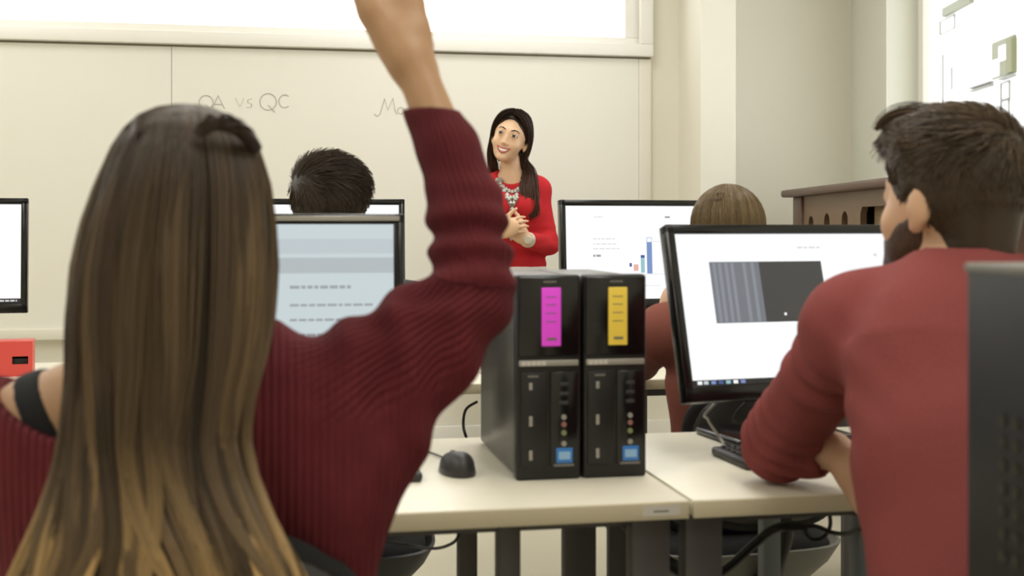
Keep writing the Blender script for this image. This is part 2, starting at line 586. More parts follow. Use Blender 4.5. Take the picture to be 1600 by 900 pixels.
# ------------------------------------------------------------------ old wooden cabinet by the right wall
cb = empty('wooden_cabinet', (2.33, 5.30, 0), 0, 'dark wooden upright cabinet with arched slots standing by the right window', 'cabinet')
CM = Matrix(((RD[0], RN[0], 0, 0), (RD[1], RN[1], 0, 0), (0, 0, 1, 0), (0, 0, 0, 1)))
CL, CD, CT = 1.75, .44, 1.295
MB().rbox((-.09, -.045, CT), (CL + .06, CD, CT + .034), .012, 3, CM).build('cabinet_top', 'wood', cb)
b = MB()
b.box((.0, .02, 0), (.03, CD, CT), CM); b.box((CL - .03, .02, 0), (CL, CD, CT), CM)
b.box((.03, CD - .02, 0), (CL - .03, CD, CT), CM); b.box((.03, .02, 0), (CL - .03, CD - .02, .06), CM)
b.build('body', 'wood', cb)
b = MB(); b.rbox((0, -.01, 0), (.146, .03, CT), .006, 2, CM); b.build('corner_post', 'wood', cb)
b = MB(); b.rbox((CL - .12, -.01, 0), (CL, .03, CT), .006, 2, CM); b.build('corner_post', 'wood', cb)


def slot(cx, w_, z0, z1):
    pts = [(cx - w_ / 2, z0), (cx + w_ / 2, z0)]
    pts += [(cx + w_ / 2 * math.cos(t), z1 + w_ / 2 * math.sin(t)) for t in [math.pi * i / 10 for i in range(11)]]
    return pts


holes = [slot(.27, .085, 1.0, 1.165), slot(.52, .085, 1.0, 1.175), slot(.775, .085, 1.0, 1.18)]
holes.append([(.98, .98), (1.56, .98), (1.56, 1.21), (1.54, 1.235), (1.0, 1.235), (.98, 1.21)])
MB().plate([(.146, .06), (CL - .12, .06), (CL - .12, CT), (.146, CT)], holes, .024, CM @ Matrix.Translation((0, .014, 0))).build('front_panel', 'wood_light', cb)
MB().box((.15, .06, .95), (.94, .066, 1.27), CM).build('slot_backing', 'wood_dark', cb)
MB().box((1.03, .04, .95), (1.60, .05, 1.26), CM).build('grille_cloth', 'grille', cb)


# ================================================================== FURNITURE
DZ = 0.74


def desk(x0, x1, y0, y1, label, legs_x, front_m='desk_leg', sticker=False, inner=None):
    cx, cy = (x0 + x1) / 2, (y0 + y1) / 2
    t = empty('desk', (cx, cy, 0), 0, label, 'desk', 'cream classroom desks')
    hx, hy = (x1 - x0) / 2, (y1 - y0) / 2
    MB().rbox((-hx, -hy, DZ - .026), (hx, hy, DZ), .003).build('desktop', 'desk', t)
    MB().rbox((-hx, -hy - .002, DZ - .0285), (hx, -hy + .004, DZ - .002), .002).build('shaded_front_edge', 'desk_edge_shade', t)  # front face of the desktop, coloured darker for its shade
    fr = MB()
    a, b2 = legs_x[0] - cx, legs_x[1] - cx
    fr.box((a, -hy + .10, DZ - .060), (b2, -hy + .13, DZ - .0285))
    fr.box((a, hy - .09, DZ - .068), (b2, hy - .06, DZ - .0285))
    for q in (a, b2):
        fr.box((q - .02, -hy + .06, DZ - .068), (q + .02, hy - .06, DZ - .0285))
    fr.build('frame', front_m, t)
    for q in (a, b2):
        for yy in (-hy + .075, hy - .095):
            MB().rbox((q - .031, yy - .02, .0), (q + .031, yy + .02, DZ - .0285), .004).build('leg', front_m, t)
    if inner:
        for yy in (-hy + .11, hy - .095):
            MB().rbox((inner - cx - .018, yy - .018, .0), (inner - cx + .018, yy + .018, DZ - .0285), .004).build('leg', 'steel_blue' if inner > .8 else front_m, t)
    if sticker:
        s = MB().box((hx - .075, -hy - .0026, DZ - .022), (hx - .015, -hy - .0015, DZ - .006)).build('inventory_sticker', 'pale', t)
        MB().box((hx - .058, -hy - .003, DZ - .016), (hx - .034, -hy - .0025, DZ - .0135)).build('print', 'mid_print', s)
    return t


desk(-.80, .628, 1.822, 2.447, 'cream desk carrying the two black computer towers and a mouse', (-.70, .585), sticker=True, inner=.365)
desk(.634, 2.04, 1.822, 2.43, 'cream desk the person in the faded red sweater leans on', (.672, 1.95), inner=.972)
desk(-.95, .585, 3.29, 4.05, 'cream desk in the second row in front of the dark haired student', (-.85, .20))
desk(.59, 1.72, 3.29, 4.05, 'cream desk in the second row in front of the student with bobbed hair', (1.0, 1.66))
desk(.50, 1.90, .38, 1.07, 'cream desk under the black computer case at the right edge of the photo', (.60, 1.80))
desk(-2.35, -.96, 3.29, 4.05, 'cream desk holding the red plastic box at the left edge of the photo', (-2.25, -1.05))


# ------------------------------------------------------------------ monitors
def monitor(label, loc, rz, tilt, zc, w_=.54, h_=.335, scr='scr_white', group='widescreen computer monitors', base_y=.06, bottom=.03):
    t = empty('computer_monitor', loc, rz, label, 'monitor', group)
    P = Matrix.Translation((0, 0, zc)) @ Matrix.Rotation(-tilt, 4, 'X')
    hw, hh, bz = w_ / 2, h_ / 2, .0185
    fr = MB()
    fr.rbox((-hw, -.018, hh - bz), (hw, .012, hh), .003, 2, P)
    fr.rbox((-hw, -.018, -hh), (hw, .012, -hh + bottom), .003, 2, P)
    fr.rbox((-hw, -.018, -hh), (-hw + bz, .012, hh), .003, 2, P)
    fr.rbox((hw - bz, -.018, -hh), (hw, .012, hh), .003, 2, P)
    fr.build('bezel', 'black_gloss', t)
    bk = MB()
    bk.rbox((-hw + .004, .004, -hh + .004), (hw - .004, .022, hh - .004), .006, 2, P)
    bk.rbox((-hw * .55, .018, -hh * .6), (hw * .55, .05, hh * .6), .012, 3, P)
    bk.build('rear_shell', 'black', t)
    sc = MB().box((-hw + bz - .001, -.013, -hh + bottom - .001), (hw - bz + .001, -.004, hh - bz + .001), P).build('screen', scr, t)
    st = MB()
    st.rbox((-.035, base_y - .012, .015), (.035, base_y + .012, zc + .02), .005)
    st.rbox((-.04, .02, zc - .04), (.04, base_y + .012, zc + .04), .006)
    st.build('stand', 'black', t)
    MB().rbox((-.13, base_y - .1, 0), (.13, base_y + .09, .016), .007, 3).build('stand_base', 'black_gloss', t)
    sw, sh = w_ - 2 * bz, h_ - bz - bottom

    def panel(u0, v0, u1, v1, m, name='screen_panel', lift=1):
        x0, x1 = -hw + bz + u0 * sw, -hw + bz + u1 * sw
        z1, z0 = hh - bz - v0 * sh, hh - bz - v1 * sh
        return MB().box((x0, -.0131 - .0003 * lift, z0), (x1, -.0129, z1), P).build(name, m, sc)

    def lines(rows, m, name='screen_text', lift=2):
        for (u0, v, u1, th) in rows:
            mb = MB()
            u = u0
            rnd = random.Random(int(u0 * 1000 + v * 777))
            while u < u1:
                e = min(u1, u + rnd.uniform(.012, .035))
                x0, x1 = -hw + bz + u * sw, -hw + bz + e * sw
                zz = hh - bz - v * sh
                mb.box((x0, -.0131 - .0003 * lift, zz - th), (x1, -.0129, zz + th), P)
                u = e + .006
            mb.build(name, m, sc)
    return t, sc, panel, lines


def label_on(mb, m, sc):
    return mb


# the raised-hand student's own monitor
wa = W(632, 360, 2.22)
t, sc, panel, lines = monitor('monitor with pale blue page behind the raised arm of the person in burgundy', (wa[0] - .272, wa[1], DZ), math.radians(-1.5), math.radians(4), 1.182 - .1675 - DZ, scr='scr_grey', base_y=.09)
panel(0, .09, 1, .18, 'scr_band2', 'screen_header'); panel(0, .205, 1, .30, 'scr_band', 'screen_header')
lines([(.64, .385, .85, .0028), (.64, .495, .93, .0022), (.64, .585, .93, .0022), (.64, .675, .89, .0022)], 'scr_text')
lines([(.30, .385, .60, .0022), (.32, .505, .57, .003), (.52, .70, .555, .003), (.2, .79, .57, .0022), (.25, .83, .52, .0022)], 'scr_text')

MB().rbox((-.262, -.0195, .1545), (.262, -.016, .1635), .001, 1, Matrix.Translation((0, 0, 1.182 - .1675 - DZ)) @ Matrix.Rotation(-math.radians(4), 4, 'X')).build('bezel_highlight', 'silver', t)  # silver strip paints the highlight along the bezel's top edge

# the leaning student's monitor
t, sc, panel, lines = monitor('large bright monitor with dark image on screen in front of the person in faded red', (.992, 2.232, DZ), math.radians(7), math.radians(16), .259, bottom=.03, base_y=.10)
panel(.128, .19, .605, .60, 'scr_dark', 'screen_window')
panel(.128, .19, .335, .60, 'scr_mid', 'screen_window', 2)
for u in (.14, .163, .19, .215, .265, .30):
    panel(u, .197, u + .013, .594, 'scr_stripe', 'screen_stripe', 3)
panel(.415, .54, .424, .557, 'scr_white', 'screen_cursor', 3)
lines([(.51, .095, .61, .002), (.845, .15, .86, .003)], 'scr_textw')
panel(0, .965, 1, 1.0, 'scr_task', 'taskbar')
for i, u in enumerate((.02, .045, .075, .105, .135, .165, .195)):
    panel(u, .972, u + .018, .993, ('scr_white', 'scr_grey', 'scr_blue', 'scr_navy', 'scr_teal', 'scr_white', 'scr_blue')[i], 'taskbar_icon', 2)

# second row
ml = W(875, 390, 3.78)
t, sc, panel, lines = monitor('monitor with a small blue bar chart beside the standing teacher', (ml[0] + .27, ml[1] + .02, DZ), math.radians(2), math.radians(4), .335)
lines([(.18, .12, .24, .0018)], 'scr_textw'); lines([(.17, .355, .31, .0018), (.17, .41, .32, .0018), (.17, .46, .34, .0018)], 'scr_textw')
lines([(.17, .535, .222, .0035)], 'scr_text'); lines([(.635, .12, .67, .003)], 'scr_text')
panel(.513, .34, .547, .73, 'scr_blue', 'chart_bar'); panel(.516, .345, .544, .39, 'scr_white', 'chart_cap', 2)
panel(.473, .53, .498, .72, 'scr_teal', 'chart_bar'); panel(.473, .53, .498, .56, 'scr_navy', 'chart_cap', 2)
panel(.427, .63, .457, .70, 'scr_red', 'chart_bar'); panel(.40, .615, .415, .655, 'scr_navy', 'chart_mark')
lines([(.53, .385, .62, .0012), (.5, .735, .64, .0012), (.47, .86, .6, .0012)], 'scr_textw')
mr = W(632, 390, 3.85)
t, sc, panel, lines = monitor('monitor mostly hidden behind the head of the dark haired student', (mr[0] - .27, mr[1], DZ), math.radians(0), math.radians(4), .338)
lines([(.1, .2, .4, .002), (.5, .3, .8, .002)], 'scr_textw')
mq = W(43, 400, 3.62)
t, sc, panel, lines = monitor('white screened monitor cut off by the left edge of the photo', (mq[0] - .27, mq[1], DZ), math.radians(3), math.radians(3), .336)
panel(0, .955, 1, 1.0, 'scr_task', 'taskbar')
lines([(.78, .978, .98, .0022)], 'scr_textw')
lines([(.1, .2, .5, .002), (.1, .3, .6, .002)], 'scr_textw')


# ------------------------------------------------------------------ computer towers
def tower(label, loc, strip, yellow=False):
    t = empty('computer_tower', loc, 0, label, 'computer', 'slim black computer towers')
    w_, h_, d_ = .109, .340, .372
    MB().rbox((-w_ / 2 + .002, .022, .004), (w_ / 2 - .002, d_, h_ - .004), .004).build('case', 'case', t)
    fb = MB()
    fb.rbox((-w_ / 2, 0, .0), (w_ / 2, .03, h_), .005)
    f = fb.build('front_bezel', 'black_satin', t)
    MB().rbox((-w_ / 2 + .003, -.003, .205), (w_ / 2 - .003, .006, h_ - .003), .003).build('drive_bay_cover', 'black_gloss', t)
    MB().rbox((-w_ / 2 + .004, -.0035, .189), (w_ / 2 - .004, .004, .199), .002).build('trim_bar', 'silver', t)
    bd = MB()
    for i in range(5 if not yellow else 4):
        bd.box((-w_ / 2 + .008 + i * .0085, -.0042, .1905), (-w_ / 2 + .015 + i * .0085, -.003, .1975))
    bd.build('badge', 'pale', t)
    st = MB().rbox((-.013, -.0055, .222), (.020, -.002, .319), .004, 3).build('label_strip', strip, t)
    mp = MB()
    mp.box((-.004, -.0062, .232), (.012, -.0052, .236))
    for z in (.262, .276, .29, .303):
        mp.box((-.006, -.006, z), (.012, -.0052, z + .0012))
    mp.build('print', 'mid_print', st)
    MB().box((-.01, -.004, .327), (.012, -.0025, .330)).build('print', 'mid_print', t)
    # left column: optical / card slots with pale marks
    lc = MB().rbox((-w_ / 2 + .006, -.003, .022), (-.002, .004, .180), .003).build('slot_panel', 'black', t)
    mk = MB()
    for (z, hh) in ((.150, .008), (.098, .006), (.090, .006), (.034, .011)):
        mk.rbox((-.034, -.0045, z), (-.028, -.0025, z + 2 * hh * .75), .002)
    mk.build('slot_mark', 'silver', lc)
    MB().box((-.036, -.0038, .171), (-.018, -.0028, .174)).build('slot_mark', 'mid_print', lc)
    # right column: ports
    rc = MB().rbox((.002, -.003, .022), (w_ / 2 - .005, .004, .180), .003).build('port_panel', 'black_gloss', t)
    for z, m in ((.104, 'silver'), (.092, 'red_port'), (.078, 'green_port'), (.060, 'silver')):
        MB().tube([(.025, -.0055, z), (.025, -.002, z)], [.0042, .0048], 14).build('port', m, rc)
    for z in (.156, .140, .125):
        MB().rbox((.018, -.0042, z), (.033, -.002, z + .006), .001).build('port', 'dark_grey', rc)
    MB().rbox((.012, -.0042, .028), (.040, -.0025, .053), .002).build('processor_sticker', 'blue_sticker', rc)
    MB().box((.016, -.0047, .034), (.036, -.0040, .047)).build('print', 'pale_blue', rc)
    MB().box((.008, -.0042, .0225), (.042, -.003, .0265)).build('print', 'mid_print', rc)
    return t


M['red_port'] = mat('pink_audio_port', (150, 104, 100), 0.4)
M['green_port'] = mat('green_audio_port', (130, 138, 96), 0.4)
M['pale_blue'] = mat('pale_blue_print', (150, 190, 225), 0.4)
tower('slim black computer tower with a magenta label strip', (.449, 2.010, DZ), 'magenta')
tower('slim black computer tower with a yellow label strip', (.563, 2.010, DZ), 'yellow', True)

bt = W(1508, 412, 1.15)
t = empty('desktop_case', (bt[0] + .1, bt[1] - .21, DZ), 0, 'tall black computer case close up at the right edge of the photo', 'computer')
hz = bt[2] - DZ
MB().rbox((-.1, -.20, .006), (.1, .21, hz), .006).build('case', 'black_satin', t)
MB().rbox((-.1012, -.2, hz - .008), (.098, .212, hz + .001), .003).build('lit_top_rim', 'shell', t)  # lighter grey rim paints the light on top of the black case
vg = MB()
for i in range(7):
    for j in range(7):
        vg.tube([(-.1012, .15 - i * .02, .13 + j * .02), (-.099, .15 - i * .02, .13 + j * .02)], .006, 10)
vg.build('side_vent', mat('olive_vent_mesh', (44, 42, 31), 0.6), t)
for sx in (-.08, .08):
    for sy in (-.16, .17):
        MB().cyl((sx, sy, 0), (sx, sy, .008), .012).build('foot', 'black', t)


# ------------------------------------------------------------------ keyboards, mouse, cables
def keyboard(label, loc, rz):
    t = empty('keyboard', loc, rz, label, 'keyboard', 'black keyboards')
    top = []
    MB().rbox((-.225, -.078, .0), (.225, .078, .016), .006, 3).build('keyboard_base', 'dark_grey', t)
    k = MB()
    for r in range(6):
        for c in range(21):
            if r == 5 and 3 < c < 9:
                continue
            x = -.213 + c * .0203
            y = .062 - r * .0225
            k.rbox((x, y - .017, .014), (x + .0165, y, .0205), .002, 1)
    k.rbox((-.213 + 4 * .0203, -.0675, .014), (-.213 + 9 * .0203 - .004, -.0505, .0205), .002, 1)
    k.build('keys', 'black', t)
    return t


keyboard('black keyboard under the raised arm beside the mouse', (.242 - .225, 2.108, DZ), 0)
keyboard('black keyboard beside the elbow of the person in faded red', (1.020, 2.110, DZ), math.radians(3))

ms = empty('computer_mouse', (.309, 2.10, DZ), math.radians(6), 'black computer mouse left of the towers', 'mouse')
prof = []
mb = MB()
R_, C_ = 15, 17
top, bot = [], []
for i in range(R_):
    a = -1 + 2 * i / (R_ - 1)
    rowt, rowb = [], []
    for j in range(C_):
        b_ = -1 + 2 * j / (C_ - 1)
        # disc mapping of the square
        x = a * math.sqrt(max(0, 1 - b_ * b_ / 2)); y = b_ * math.sqrt(max(0, 1 - a * a / 2))
        wv = .032 * (1 - .08 * (1 - y * y))
        zz = .033 * (max(0, 1 - (x * x + y * y) ** 1.6)) ** .5 * (1 - .18 * y)
        rowt.append((x * wv, y * .054, .003 + zz)); rowb.append((x * wv * .96, y * .052, 0))
    top.append(rowt); bot.append(rowb)
mb.grid_solid(top, bot)
o = mb.build('mouse_body', 'dark_grey', ms, angle=60)
MB().tube([(-.0035, .030, .0265), (.0035, .030, .0265)], .007, 16).build('scroll_wheel', 'black', ms)
wl = MB()
pp = [(0, .05, .01), (.0, .075, .006), (.004, .13, .004), (-.015, .22, .004), (-.045, .32, .004)]
wl.tube(pp, .0018, 6); wl.build('mouse_cable', 'black', ms)


def smooth_path(pts, n=8):
    pts = [np.array(p, float) for p in pts]
    out = []
    for i in range(len(pts) - 1):
        p0, p1, p2, p3 = pts[max(i - 1, 0)], pts[i], pts[i + 1], pts[min(i + 2, len(pts) - 1)]
        for k in range(n):
            t = k / n
            out.append(.5 * ((2 * p1) + (-p0 + p2) * t + (2 * p0 - 5 * p1 + 4 * p2 - p3) * t * t + (-p0 + 3 * p1 - 3 * p2 + p3) * t ** 3))
    out.append(pts[-1])
    return out


def cable(pts, r, m, label, name='cable', group=None, n=8):
    mb = MB().tube(smooth_path(pts, n), r, 8)
    return tag(mb.build(name, m), label, 'cable', group)


cable([(.93, 2.27, .90), W(1108, 640, 2.30), W(1106, 655, 2.32), W(1122, 680, 2.33), W(1131, 693, 2.31)], .0026, 'silver', 'pale grey cable hanging from the leaning student\'s monitor')
cable([(.99, 2.27, .90), W(1150, 645, 2.36), W(1160, 665, 2.36), W(1170, 680, 2.36)], .0022, 'black', 'thin black cable under the leaning student\'s monitor')
cable([W(745, 628, 3.5), W(728, 640, 3.45), W(724, 665, 3.4), W(730, 690, 3.4), W(733, 720, 3.5)], .004, 'black', 'black cable hanging below the second row desk behind the mouse')
# bundle of cables under the leaning student's desk
cable([W(1262, 824, 2.13), W(1232, 821, 2.14), W(1205, 829, 2.16), W(1180, 849, 2.18), W(1150, 876, 2.2), W(1115, 906, 2.22), W(1080, 960, 2.25)], .0082, 'black', 'thick black cable bundle sagging under the leaning student\'s desk', 'cable_bundle')
cable([W(1296, 800, 2.2), W(1297, 822, 2.16), W(1286, 840, 2.15), W(1268, 842, 2.15), W(1254, 828, 2.15), W(1236, 817, 2.17), W(1206, 832, 2.18), W(1176, 858, 2.20)], .0036, 'black', 'looped thin black cable above the bundle under the desk')
cable([W(1345, 827, 2.0), W(1322, 834, 2.06), W(1300, 832, 2.10), W(1272, 822, 2.12), W(1240, 826, 2.13), W(1208, 824, 2.15)], .0040, 'black', 'black cable running off behind the person in faded red')
cable([W(965, 800, 2.3), W(985, 825, 2.3), W(1010, 858, 2.3), W(1045, 880, 2.28), W(1080, 905, 2.3)], .013, 'black', 'thick black cable under the joint of the two front desks', 'cable_bundle')
cable([W(718, 833, 2.3), W(708, 848, 2.3), W(680, 857, 2.35), W(640, 852, 2.4), W(600, 846, 2.4), W(570, 842, 2.4)], .003, 'black', 'thin black cable drooping under the desk with the towers')

# red desk box
rp = on_z(22, 586, DZ)
rb = empty('red_box', (rp[0] - .05, rp[1] - .04, DZ), math.radians(6), 'red plastic desk box with a slotted side at the left edge of the photo', 'box')
MB().plate([(-.10, 0.0), (.105, 0.0), (.105, .098), (-.10, .098)], [[(.052, .034), (.094, .034), (.094, .056), (.052, .056)]], .006).build('front_plate', 'red_plastic', rb)
b = MB(); b.rbox((-.10, .0, .092), (.105, .10, .098), .002); b.rbox((-.10, .094, 0), (.105, .10, .095), .002)
b.rbox((.099, .0, 0), (.105, .10, .095), .002); b.rbox((-.10, 0, 0), (-.094, .10, .095), .002); b.rbox((-.1, 0, 0), (.105, .10, .004), .001)
b.build('box_shell', 'red_plastic', rb)
MB().rbox((.03, .01, .01), (.096, .05, .05), .003).build('drawer', 'black', rb)


# ------------------------------------------------------------------ chairs
def office_chair(label, loc, rz, shell='dark_grey', back_w=.42, top=.84):
    t = empty('office_chair', loc, rz, label, 'chair', 'black office chairs')
    # seat cushion
    def pad(w_, d_, z0, z1, n=4.0, cx=0, cy=0):
        N, Rr = 40, 7
        mb = MB()
        v, f = [], []
        rings = [(0.86, z1), (0.95, z1 - .006), (1.0, (z0 + z1) / 2 + .008), (1.0, (z0 + z1) / 2 - .008), (.95, z0 + .006), (.86, z0)]
        for (s, z) in rings:
            for j in range(N):
                a = 2 * math.pi * j / N
                c_, s_ = math.cos(a), math.sin(a)
                k = (abs(c_) ** n + abs(s_) ** n) ** (-1 / n)
                v.append((cx + w_ / 2 * s * c_ * k, cy + d_ / 2 * s * s_ * k, z))
        for i in range(len(rings) - 1):
            for j in range(N):
                k = (j + 1) % N
                f.append((i * N + k, i * N + j, (i + 1) * N + j, (i + 1) * N + k))
        f.append(tuple(range(N))); f.append(tuple((len(rings) - 1) * N + j for j in range(N - 1, -1, -1)))
        return mb.add(v, f)
    pad(.455, .44, .385, .455).build('seat', 'fabric_black', t, angle=60)
    sh = MB()
    N = 48
    v, f = [], []
    rings = [(.22, .312), (.5, .320), (.78, .343), (.96, .392), (1.06, .436), (1.03, .438), (.9, .40)]
    for (sc_, z) in rings:
        for j in range(N):
            a = 2 * math.pi * j / N
            k = (abs(math.cos(a)) ** 4 + abs(math.sin(a)) ** 4) ** -.25
            v.append((.235 * sc_ * math.cos(a) * k, .228 * sc_ * math.sin(a) * k, z))
    for i in range(len(rings) - 1):
        for j in range(N):
            k = (j + 1) % N
            f.append((i * N + j, i * N + k, (i + 1) * N + k, (i + 1) * N + j))
    f.append(tuple(range(N - 1, -1, -1))); f.append(tuple((len(rings) - 1) * N + j for j in range(N)))
    sh.add(v, f).build('seat_shell', shell, t, angle=60)
    # backrest: curved rounded pad
    def backgrid(off, grow=0.0, z0=.50, z1=top):
        rows = []
        for i in range(17):
            v = -1 + 2 * i / 16
            row = []
            for j in range(21):
                u = -1 + 2 * j / 20
                x = u * math.sqrt(max(0, 1 - .42 * abs(v) ** 5)); z = v * math.sqrt(max(0, 1 - .38 * abs(u) ** 4))
                xx = x * (back_w / 2 + grow); zz = (z0 + z1) / 2 + z * ((z1 - z0) / 2 + grow)
                y = -.235 - .05 * (1 - (xx / .25) ** 2) + .02 * 0 - .12 * (zz - .55) + off * (1 - .75 * max(abs(u), abs(v)) ** 6)
                row.append((xx, y, zz))
            rows.append(row)
        return rows
    MB().grid_solid(backgrid(.022), backgrid(-.022)).build('backrest', 'fabric_black', t, angle=70)
    MB().grid_solid(backgrid(-.0235, -.012), backgrid(-.036, -.012)).build('back_shell', shell if shell != 'shell' else 'dark_grey', t, angle=70)
    MB().tube([(0, -.05, .36), (0, -.2, .36), (0, -.29, .40), (0, -.335, .50), (0, -.335, .60)], .018, 10).build('back_bracket', 'black', t)
    MB().cyl((0, 0, .07), (0, 0, .34), .026).build('gas_lift', 'black', t)
    MB().cyl((0, 0, .065), (0, 0, .12), .045, .036).build('hub', 'black', t)
    for i in range(5):
        a = math.radians(90 + 72 * i + 36)
        c_, s_ = math.cos(a), math.sin(a)
        MB().tube([(0.03 * c_, .03 * s_, .09), (.27 * c_, .27 * s_, .066)], [.024, .015], 8).build('base_arm', 'black', t)
        MB().tube([(.27 * c_ - .02 * s_, .27 * s_ + .02 * c_, .028), (.27 * c_ + .02 * s_, .27 * s_ - .02 * c_, .028)], .028, 16).build('caster', 'black', t)
    return t


# ================================================================== PEOPLE: implicit surfaces turned into one continuous mesh
F32 = np.float32


def nrm(v):
    v = np.asarray(v, float)
    return v / np.linalg.norm(v)


class Prim:
    def __init__(self, fn, lo, hi):
        self.fn, self.lo, self.hi = fn, np.asarray(lo, float), np.asarray(hi, float)


def cone(a, b, ra, rb, n=None, k=1.0, capa=False, capb=False):
    """tapered capsule from a to b; n, k flatten it along n; cap: cut flat at that end"""
    a, b = np.asarray(a, float), np.asarray(b, float)
    ba = b - a
    L2 = float(ba @ ba); L = math.sqrt(L2)
    r = max(ra, rb)

    def fn(X, Y, Z, infl=0.0):
        x, y, z = X - a[0], Y - a[1], Z - a[2]
        tr = (x * ba[0] + y * ba[1] + z * ba[2]) / L2
        t = np.clip(tr, 0, 1)
        ex, ey, ez = x - t * ba[0], y - t * ba[1], z - t * ba[2]
        q = ex * ex + ey * ey + ez * ez
        if n is not None:
            en = ex * n[0] + ey * n[1] + ez * n[2]
            q = q + (k * k - 1) * en * en
        rr = ra + (rb - ra) * t + infl
        d = np.sqrt(q) - rr
        if capa: d = np.maximum(d, -tr * L)
        if capb: d = np.maximum(d, (tr - 1) * L)
        return d
    return Prim(fn, np.minimum(a, b) - r, np.maximum(a, b) + r)


def ell(c, r, R=None):
    c, r = np.asarray(c, float), np.asarray(r, float)
    R = np.eye(3) if R is None else np.asarray(R, float)

    def fn(X, Y, Z, infl=0.0):
        x, y, z = X - c[0], Y - c[1], Z - c[2]
        rr = r + infl
        s0 = s1 = 0
        for i in range(3):
            p = (x * R[0, i] + y * R[1, i] + z * R[2, i]) / rr[i]
            s0 = s0 + p * p
            s1 = s1 + (p / rr[i]) ** 2
        k0 = np.sqrt(s0); k1 = np.sqrt(s1) + 1e-9
        return k0 * (k0 - 1) / k1
    m = float(max(r))
    return Prim(fn, c - m, c + m)


class Field:
    def __init__(self, lo, hi, h, zs=None):
        self.ax = [np.arange(lo[i], hi[i] + h, h) for i in range(3)]
        if zs is not None:
            z = []
            for (a, b, hh) in zs:
                z += list(np.arange(a, b - hh * .5, hh))
            z.append(zs[-1][1])
            self.ax[2] = np.array(z)
        self.D = np.full([len(a) for a in self.ax], 1.0, F32)

    def _sl(self, lo, hi):
        s = []
        for i in range(3):
            a = max(0, int(np.searchsorted(self.ax[i], lo[i])) - 1)
            b = min(len(self.ax[i]), int(np.searchsorted(self.ax[i], hi[i])) + 1)
            s.append(slice(a, max(a, b)))
        return tuple(s)

    def _xyz(self, s):
        return (self.ax[0][s[0]].astype(F32)[:, None, None], self.ax[1][s[1]].astype(F32)[None, :, None], self.ax[2][s[2]].astype(F32)[None, None, :])

    def add(self, p, k=0.015, infl=0.0):
        m = k + infl + .03
        s = self._sl(p.lo - m, p.hi + m)
        d = self.D[s]
        if d.size == 0: return self
        e = p.fn(*self._xyz(s), infl).astype(F32)
        h = np.clip(0.5 + 0.5 * (d - e) / k, 0, 1)
        self.D[s] = d + (e - d) * h - k * h * (1 - h)
        return self

    def sub(self, p, k=0.008, infl=0.0):
        m = k + infl + .03
        s = self._sl(p.lo - m, p.hi + m)
        d = self.D[s]
        if d.size == 0: return self
        e = -p.fn(*self._xyz(s), infl).astype(F32)
        h = np.clip(0.5 - 0.5 * (d - e) / k, 0, 1)
        self.D[s] = d + (e - d) * h + k * h * (1 - h)
        return self

    def cut(self, pt, n):
        """keep the side of the plane opposite to n"""
        s = tuple(slice(0, None) for _ in range(3))
        X, Y, Z = self._xyz(s)
        self.D = np.maximum(self.D, ((X - pt[0]) * n[0] + (Y - pt[1]) * n[1] + (Z - pt[2]) * n[2]).astype(F32))
        return self

    def keep(self, p, infl=0.0):
        s = tuple(slice(0, None) for _ in range(3))
        self.D = np.maximum(self.D, p.fn(*self._xyz(s), infl).astype(F32))
        return self

    def mesh(self):
        D = self.D.copy()
        for i in range(3):                                  # close the surface at the box
            sl = [slice(None)] * 3
            sl[i] = 0; D[tuple(sl)] = np.maximum(D[tuple(sl)], .01)
            sl[i] = -1; D[tuple(sl)] = np.maximum(D[tuple(sl)], .01)
        S = D < 0
        nx, ny, nz = D.shape
        c = [S[i:nx - 1 + i, j:ny - 1 + j, k:nz - 1 + k] for i in (0, 1) for j in (0, 1) for k in (0, 1)]
        n_in = sum(x.astype(np.int8) for x in c)
        act = np.argwhere((n_in > 0) & (n_in < 8))
        idx = np.full((nx - 1, ny - 1, nz - 1), -1, np.int32)
        idx[act[:, 0], act[:, 1], act[:, 2]] = np.arange(len(act))
        P = np.zeros((len(act), 3)); cnt = np.zeros(len(act))
        A = self.ax
        for ax_ in range(3):
            o1, o2 = [q for q in range(3) if q != ax_]
            for a in (0, 1):
                for b in (0, 1):
                    i0 = act.copy(); i0[:, o1] += a; i0[:, o2] += b
                    i1 = i0.copy(); i1[:, ax_] += 1
                    v0 = D[i0[:, 0], i0[:, 1], i0[:, 2]]; v1 = D[i1[:, 0], i1[:, 1], i1[:, 2]]
                    m = (v0 < 0) != (v1 < 0)
                    t = v0[m] / (v0[m] - v1[m])
                    p = np.stack([A[q][i0[m, q]] for q in range(3)], 1)
                    p[:, ax_] += t * (A[ax_][i1[m, ax_]] - A[ax_][i0[m, ax_]])
                    P[m] += p; cnt[m] += 1
        P /= cnt[:, None]
        quads = []
        for ax_ in range(3):
            o1, o2 = (ax_ + 1) % 3, (ax_ + 2) % 3
            s0 = [slice(None)] * 3; s1 = [slice(None)] * 3
            s0[ax_] = slice(0, -1); s1[ax_] = slice(1, None)
            a, b = S[tuple(s0)], S[tuple(s1)]
            e = np.argwhere(a != b)
            e = e[(e[:, o1] > 0) & (e[:, o2] > 0) & (e[:, o1] < D.shape[o1] - 1) & (e[:, o2] < D.shape[o2] - 1)]
            inside = a[e[:, 0], e[:, 1], e[:, 2]]
            def cell(d1, d2):
                q = e.copy(); q[:, o1] += d1; q[:, o2] += d2
                return idx[q[:, 0], q[:, 1], q[:, 2]]
            q = np.stack([cell(-1, -1), cell(0, -1), cell(0, 0), cell(-1, 0)], 1)
            q[~inside] = q[~inside][:, ::-1]
            quads.append(q)
        Q = np.concatenate(quads)
        Q = Q[(Q >= 0).all(1)]
        return P, Q


